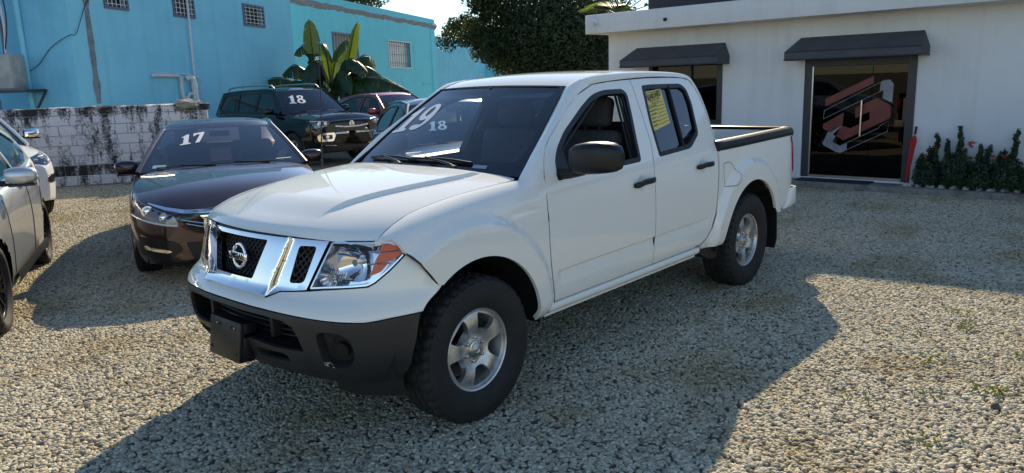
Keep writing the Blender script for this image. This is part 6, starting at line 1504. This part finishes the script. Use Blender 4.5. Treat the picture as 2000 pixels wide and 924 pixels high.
# ---------------------------------------------------------------- plants and small things
def leaf_mat(name, col, trans=.35, tcol=None, rough=.5):
    m = bpy.data.materials.new(name); m.use_nodes = True; n = m.node_tree; b = n.nodes['Principled BSDF']; o = n.nodes['Material Output']; MATS[name] = m
    g = n.nodes.new('ShaderNodeNewGeometry'); z = n.nodes.new('ShaderNodeTexNoise'); z.inputs['Scale'].default_value = 2.2; z.inputs['Detail'].default_value = 5; n.links.new(g.outputs['Position'], z.inputs[0])
    r = ramp(n, [(.3, tuple(c*.55 for c in col)), (.6, col), (.85, tuple(c*1.5 for c in col))]); n.links.new(z.outputs[0], r.inputs[0]); n.links.new(r.outputs[0], b.inputs['Base Color']); setp(b, Roughness=rough)
    t = n.nodes.new('ShaderNodeBsdfTranslucent'); t.inputs[0].default_value = (*(tcol or tuple(c*2 for c in col)), 1); mx = n.nodes.new('ShaderNodeMixShader'); mx.inputs[0].default_value = trans
    n.links.new(b.outputs[0], mx.inputs[1]); n.links.new(t.outputs[0], mx.inputs[2]); n.links.new(mx.outputs[0], o.inputs[0]); return m
BARK = plain('bark', (.10, .08, .06), .95, var=.4, scale=10, bmp=.6, bscale=40)
LT = leaf_mat('tree_leaf', (.035, .055, .018), .22, (.16, .22, .03)); LB = leaf_mat('banana_leaf_backlit', (.022, .060, .014), .22, (.34, .46, .03), .4); LBD = leaf_mat('banana_leaf_shaded', (.020, .052, .014), .08, (.20, .30, .03), .4); LS = leaf_mat('shrub_leaf', (.030, .060, .022), .2); LP = leaf_mat('palm_leaf', (.07, .12, .03), .3, (.3, .4, .06)); FLW = plain('red_flower', (.45, .03, .02), .6)  # banana leaf comes twice: a bright backlit copy and a darker shaded copy
VF, VR = Vector((-.7475, -.6643, 0)), Vector((-.6643, .7475, 0))
def at(px, py, D):
    hz = 193-.0333*px; p = Vector((2.6, 3.45, 0))+VF*D+VR*((px-1000)/1462*D); p.z = 1.7246+(hz-py)/1462*D; return p
def leaves(clumps, n, size, seed, fl=.3, hang=0):
    """quads with a bent tip scattered in ellipsoid clumps: (centre, radii, weight)"""
    R_ = random.Random(seed); v, f = [], []; tot = sum(c[2] for c in clumps)
    for c, rad, w in clumps:
        for _ in range(int(n*w/tot)):
            while True:
                d = Vector((R_.gauss(0, 1), R_.gauss(0, 1), R_.gauss(0, 1)))
                if d.length > .1: break
            d.normalize(); q = (R_.random()**.45); p = Vector(c)+Vector((d.x*rad[0], d.y*rad[1], d.z*rad[2]))*q
            nrm = (d+Vector((R_.gauss(0, .6), R_.gauss(0, .6), .5+R_.gauss(0, .5)))).normalized(); a = nrm.orthogonal().normalized(); a = (Matrix.Rotation(R_.random()*6.283, 3, nrm) @ a); b = nrm.cross(a); L = size*R_.uniform(.6, 1.3); wd = L*R_.uniform(.32, .5); k = len(v)
            if hang: a = (a-Vector((0, 0, hang))).normalized()
            v += [tuple(p-a*L*.5), tuple(p+b*wd*.5-a*L*.05), tuple(p+a*L*.5-nrm*L*fl*.5), tuple(p-b*wd*.5-a*L*.05)]; f.append((k, k+1, k+2, k+3))
    return v, f
def tree(name, label, base, trunk, limbs, clumps, n, size, seed, mat=LT, cat='tree', group=None):
    o = empty(name, base); tag(o, label, cat, group); b = Vector(base); m = MB(); m.tube([Vector(p)-b for p in crv(trunk, 4)], [lerp(.24, .12, k/(4*(len(trunk)-1))) for k in range(4*(len(trunk)-1)+1)], 10)
    for a, e in limbs:
        a, e = Vector(a)-b, Vector(e)-b; md = a.lerp(e, .5)+Vector((0, 0, .25)); m.tube(crv([a, md, e], 5), [lerp(.09, .02, k/10) for k in range(11)], 7)
    m.build('trunk', BARK, o, True)
    v, f = leaves(clumps, n, size, seed); mesh_obj('crown', [tuple(Vector(p)-b) for p in v], f, mat, o, False); return o
# big dark tree behind the pickup
D = 31; tb = at(1085, 228, D); tb.z = 0; cl = []; rt_ = random.Random(11)
for px, py, r, w in ((1060, 20, 1.9, 3), (1110, 40, 2.0, 3), (1000, 35, 1.3, 1.6), (1150, 60, 1.7, 2.5), (1165, 110, 1.5, 2.2), (1090, 95, 1.9, 3), (1030, 85, 1.4, 2), (985, 95, 1.0, 1.2), (960, 70, .85, .9), (930, 58, .6, .5), (905, 55, .38, .22), (1060, 135, 1.5, 2.2), (1120, 140, 1.6, 2.4), (1000, 120, .9, 1), (960, 100, .7, .6), (925, 78, .45, .3), (1030, -40, 1.6, 2), (1110, -60, 2.2, 3), (1170, 20, 1.8, 2.2), (1180, 90, 1.3, 1.8), (1180, 135, 1.2, 1.6), (1090, 60, 2.0, 2.5), (1140, 110, 1.6, 2.2), (1000, -10, 1.0, 1), (950, -5, .8, .7), (965, 20, .6, .5), (920, -12, .5, .3)):
    c = at(px, py, D+rt_.uniform(-1.2, 1.4)); cl.append((c, (r, r, r*.85), w))
for _ in range(46):
    a_ = rt_.choice(((960, 70), (930, 60), (1000, 20), (985, 95), (950, 0), (1030, 80), (1000, 120), (1120, 20), (1060, -10))); cl.append((at(a_[0]+rt_.gauss(0, 26), a_[1]+rt_.gauss(0, 20), D+rt_.uniform(-1.5, 1)), (rt_.uniform(.25, .5),)*3, rt_.uniform(.08, .2)))
tree('shade_tree', 'large dense dark green tree behind the pickup cab and the white building', tb, [tb, tb+Vector((.1, .05, 1.5)), tb+Vector((-.1, .1, 3.0)), tb+Vector((0, 0, 5.0))], [(tb+Vector((0, 0, 2.2)), at(960, 70, D)), (tb+Vector((0, 0, 2.8)), at(1000, 20, D)), (tb+Vector((0, 0, 2.4)), at(1150, 60, D)), (tb+Vector((0, 0, 3.2)), at(1110, -30, D))], cl, 85000, .155, 21)
# crown showing above the turquoise roof
D = 52; t2 = at(735, 200, D); t2.z = 0; cl = [(at(700, -2, D), (2, 2, 1.2), 1), (at(745, 2, D), (1.6, 1.6, .9), 1), (at(720, -35, D), (2.5, 2.5, 1.6), 1)]
tree('roadside_tree', 'tree crown showing above the turquoise roof edge', t2, [t2, t2+Vector((0, 0, 3)), t2+Vector((0, 0, 6.5))], [], cl, 5000, .26, 5)
# palm behind the white roof
pb_ = Vector((-11.77, -5.97, 0)); PO = empty('palm', pb_); tag(PO, 'fan palm with spiky green leaves behind the white roof corner', 'palm'); m = MB(); m.tube([(0, 0, 0), (.05, .05, 1.6), (0, 0, 3.12)], [.16, .13, .12], 10); m.build('trunk', BARK, PO, True); rp = random.Random(3)
for k in range(13):
    az = rp.uniform(0, 6.28); el = rp.uniform(.15, 1.25); d = Vector((math.cos(az)*math.cos(el), math.sin(az)*math.cos(el), math.sin(el))); c = Vector((0, 0, 3.12))+d*.65; v, f = [], []
    sd = d.cross(Vector((0, 0, 1))).normalized(); upv = sd.cross(d)
    for j in range(22):
        a = lerp(-1.5, 1.5, j/21); dd = (d*math.cos(a)+sd*math.sin(a)).normalized(); L = .75*(1-.12*abs(a)); q = dd.cross(upv).normalized()*.020; k0 = len(v); mid = c+dd*L*.55+upv*.03; tip = c+dd*L-Vector((0, 0, .10)); v += [tuple(c-q*.4), tuple(c+q*.4), tuple(mid+q), tuple(tip), tuple(mid-q)]; f.append((k0, k0+1, k0+2, k0+3, k0+4))
    fr = mesh_obj('frond', v, f, LP, PO, False); m = MB(); m.tube([(0, 0, 3.07), tuple(c)], .012, 5); m.build('leaf_stalk', LP, fr, True)
# banana plant ---------------------------------------------------------
DB = 24.0; bb = at(668, 190, DB); bb.z = 0; BP = empty('banana_plant', bb); tag(BP, 'banana plant with big torn leaves in front of the turquoise building', 'banana plant')
def blade(pts, w, seed, fold=.35, torn=.5):
    R_ = random.Random(seed); P = crv(pts, 10); n_ = len(P); v, f = [], []
    for sgn_ in (1, -1):
        k = 0
        while k < n_-1:
            step_ = R_.choice((2, 3, 3, 5)) if R_.random() < torn else 7; e = min(n_-1, k+step_); slip = R_.uniform(-.25, .12)*torn; row = []
            for i in range(k, e+1):
                t = i/(n_-1); a = Vector(P[max(i-1, 0)]); b = Vector(P[min(i+1, n_-1)]); d = (b-a).normalized(); side = d.cross(Vector((0, 0, 1)))
                side = side.normalized() if side.length > .15 else VR.copy(); nr = side.cross(d).normalized()
                ww = w*(math.sin(math.pi*min(1, t*1.02+.02))**.55)*(1.0 if t < .85 else 1.0)
                gap_ = .10*(1 if i == e and e < n_-1 else 0); c = Vector(P[i])
                o1 = c+side*sgn_*ww*.5-nr*ww*fold*.25+d*slip*.05; o2 = c+side*sgn_*ww*(1-.45*torn-gap_*.3)-Vector((0, 0, 1))*ww*torn*(1.0+slip)-nr*ww*(fold+slip)*.5+d*(slip*.25-gap_*w*.6)
                row.append((c, o1, o2))
            k0 = len(v)
            for c, o1, o2 in row: v += [tuple(c-bb), tuple(o1-bb), tuple(o2-bb)]
            for i in range(len(row)-1):
                q = k0+3*i; f += [(q, q+1, q+4, q+3), (q+1, q+2, q+5, q+4)]
            k = e
    return v, f
LEAVES = [((640, 150), (634, 100), (632, 44), .0, .30, .15), ((690, 150), (706, 100), (724, 48), -.3, .30, .2), ((672, 165), (720, 128), (762, 150), .3, .52, .9), ((680, 170), (745, 150), (818, 182), -.6, .50, .9), ((650, 165), (605, 130), (572, 148), -.2, .46, .8), ((640, 178), (570, 152), (508, 178), .8, .50, .8), ((660, 160), (625, 95), (598, 112), .5, .28, .9), ((668, 150), (684, 98), (712, 82), .9, .30, .9), ((655, 175), (628, 150), (590, 178), .2, .46, .9), ((670, 175), (712, 160), (742, 200), -.8, .46, .9), ((664, 165), (660, 110), (652, 88), .7, .26, .5), ((690, 195), (715, 188), (735, 215), -1.0, .30, .8), ((676, 160), (726, 112), (752, 132), 1.0, .46, .9), ((660, 180), (690, 165), (688, 205), -1.0, .34, .8), ((655, 185), (640, 170), (622, 205), -.9, .32, .7), ((662, 170), (640, 122), (606, 152), -.6, .42, .95), ((672, 168), (702, 118), (738, 146), -.7, .42, .95), ((655, 178), (600, 158), (556, 192), -.5, .44, .95), ((685, 180), (752, 166), (796, 204), .6, .42, .95), ((668, 172), (690, 140), (700, 185), -1.1, .40, .95), ((648, 172), (628, 138), (612, 175), -1.1, .40, .95)]
for k, (a, b, c, dd, w, tn) in enumerate(LEAVES):
    p0, p1, p2 = at(*a, DB), at(*b, DB+dd*.5), at(*c, DB+dd); st = bb+Vector((.1*math.sin(k*2), .1*math.cos(k*2), 1.3))
    v, f = blade([p0, p0.lerp(p1, .5)+Vector((0, 0, .05)), p1, p1.lerp(p2, .55)+Vector((0, 0, .10)), p2], w, 40+k, .3, tn); lf = mesh_obj('leaf', v, f, LB if k in (1, 7, 10, 11, 14, 9) else LBD, BP, True)
    m = MB(); rb = crv([st-bb, p0-bb, p1-bb, p1.lerp(p2, .55)+Vector((0, 0, .10))-bb, p2-bb], 5); m.tube(rb, [lerp(.035, .006, i/(len(rb)-1)) for i in range(len(rb))], 6); m.build('midrib', LP, lf, True)
for k, (dx, h) in enumerate(((0, 1.9), (.35, 1.7), (-.3, 1.6))):
    m = MB(); q = VR*dx; m.tube([q*1.2, q+Vector((0, 0, h*.5)), q*.9+Vector((0, 0, h))], [.13, .11, .07], 10); m.build('stem', LP, BP, True)
# clipped shrubs by the glass door
def shrub(base, h, w, seed, label, spikes):
    o = empty('flowering_shrub', base); tag(o, label, 'shrub', 'shrubs along the white wall'); R_ = random.Random(seed); cl = [((0, 0, h*.22), (w*.62, w*.58, h*.28), 4.0), ((0, 0, h*.44), (w*.48, w*.5, h*.22), 2)]
    for sx, sz in spikes:
        for q in range(9): cl.append(((R_.uniform(-.03, .03), sx*(.55+.05*q)+R_.uniform(-.025, .025), lerp(h*.36, sz, q/8)), (.05, .062-.004*q, .06), .30-.025*q))
    v, f = leaves(cl, 6000, .046, seed, .2); mesh_obj('foliage', v, f, LS, o, False); m = MB()
    for sx, sz in spikes: m.tube([(0, sx*.2, 0), (0, sx*.6, sz*.5), (0, sx, sz)], [.012, .008, .004], 5)
    m.tube([(0, 0, 0), (0, 0, h*.4)], .014, 6); m.build('stem', BARK, o, True)
    for q in range(R_.choice((2, 3))):
        p = Vector((R_.uniform(.02, .1), R_.uniform(-w*.4, w*.5), R_.uniform(.5, .85)*h)); v, f = leaves([(p, (.028, .035, .024), 1)], 40, .026, seed+q, .1); mesh_obj('flower', v, f, FLW, o, False)
for k, (y_, h, w, lab, sp) in enumerate(((.92, .66, .34, 'green shrub with red flowers next to the red umbrella', [(.09, .70), (.02, .5), (-.10, .42)]), (1.27, .76, .40, 'tallest green shrub with a pointed top by the white wall', [(.02, .80), (-.14, .62), (.08, .5)]), (1.55, .54, .34, 'lowest round shrub between the pointed ones by the white wall', [(-.03, .56), (.08, .55)]), (1.84, .72, .40, 'shrub with a leaning pink flower by the white wall', [(.08, .76), (-.06, .50)]), (2.16, .5, .4, 'leafy shrub past the pink flowered one along the white wall', [(.0, .42), (.1, .5)]))):
    shrub((-8.99, y_, .105), h, w, 60+k, lab, sp)
rs_ = random.Random(6)
def stone(name, base, sc, seed, mat, label, cat, group=None, sub=2):
    bm = bmesh.new(); bmesh.ops.create_icosphere(bm, subdivisions=sub, radius=1)
    for v in bm.verts: v.co *= 1+.35*mathutils.noise.noise(v.co*1.2+Vector((seed*3.1, 0, 0)))
    for v in bm.verts: v.co = Vector((v.co.x*sc[0], v.co.y*sc[1], max(v.co.z, -.4)*sc[2]))
    me = bpy.data.meshes.new(name); bm.to_mesh(me); bm.free(); me.materials.append(mat); me.polygons.foreach_set('use_smooth', [True]*len(me.polygons)); o = bpy.data.objects.new(name, me); COL.objects.link(o); o.location = base; tag(o, label, cat, group); return o
STN = plain('edging_stone', (.42, .40, .36), .9, var=.35, scale=14, bmp=.5, bscale=60)
for k in range(11):
    y_ = .69+.145*k; stone('edging_stone', (-8.90+rs_.uniform(-.02, .02), y_, .118), (.04, rs_.uniform(.04, .068), rs_.uniform(.025, .045)), k, STN, 'pale rough edging stone at the foot of the shrubs', 'stone', 'edging stones in front of the shrubs')
# red umbrella leaning by the door
UM = empty('umbrella', (-8.99, .645, .105)); tag(UM, 'folded red umbrella with black handle leaning beside the glass door', 'umbrella'); Mu = Matrix.Rotation(math.radians(-5.2), 4, 'X') @ Matrix.Rotation(math.radians(-5), 4, 'Y')
m = MB(); rows = []
for z_, r_ in ((.06, .006), (.10, .014), (.25, .022), (.42, .028), (.55, .031), (.62, .036), (.66, .030), (.69, .020), (.70, .012)):
    rows.append([tuple(Mu @ Vector((r_*(1+.22*math.cos(8*t+z_*3))*math.cos(t), r_*(1+.22*math.cos(8*t+z_*3))*math.sin(t), z_))) for t in [2*math.pi*j/32 for j in range(32)]])
grid('', rows, None, closed=True, mb=m); m.build('canopy', plain('umbrella_red', (.45, .015, .02), .6), UM, True)
m = MB(); m.tube([Mu @ Vector((0, 0, 0)), Mu @ Vector((0, 0, .74))], .006, 8); m.tube([Mu @ Vector((0, 0, .72)), Mu @ Vector((0, 0, .83))], .016, 10); m.build('handle', BLKPL, UM, True)
# grass in the gravel, loose stones
gx, gf = [], []; rg = random.Random(12)
for cx, cy, n_, hh in ((-3.0, 2.51, 30, .035), (-2.55, 2.95, 16, .04), (-1.9, 2.85, 22, .05), (-1.4, 2.35, 14, .04), (-2.2, 2.5, 20, .045), (-1.65, 2.62, 14, .035), (-2.6, 2.35, 10, .04), (-1.1, 2.75, 18, .04), (-3.3, 2.4, 14, .04), (-6.4, -8.0, 40, .09), (-6.0, -8.5, 30, .08)):
    for _ in range(n_):
        p = Vector((cx+rg.gauss(0, .06), cy+rg.gauss(0, .06), 0)); a = rg.random()*6.28; d = Vector((math.cos(a), math.sin(a), 0)); w = Vector((-d.y, d.x, 0))*.0022; h = hh*rg.uniform(.5, 1.3); k = len(gx); gx += [tuple(p-w), tuple(p+w), tuple(p+d*h*.35+w*.7+Vector((0, 0, h*.7))), tuple(p+d*h*.9+Vector((0, 0, h*.95))), tuple(p+d*h*.35-w*.7+Vector((0, 0, h*.7)))]; gf.append((k, k+1, k+2, k+3, k+4))
tag(mesh_obj('grass', gx, gf, leaf_mat('grass_blade', (.16, .20, .04), .3, (.35, .42, .06)), None, False), 'small tufts of green grass coming up through the gravel', 'grass', kind='stuff')
DST = plain('dark_stone', (.09, .085, .08), .9, var=.3, scale=20)
stone('loose_stone', (-1.69, 2.91, .012), (.03, .022, .026), 31, DST, 'single dark grey stone lying on the sunlit gravel', 'stone')
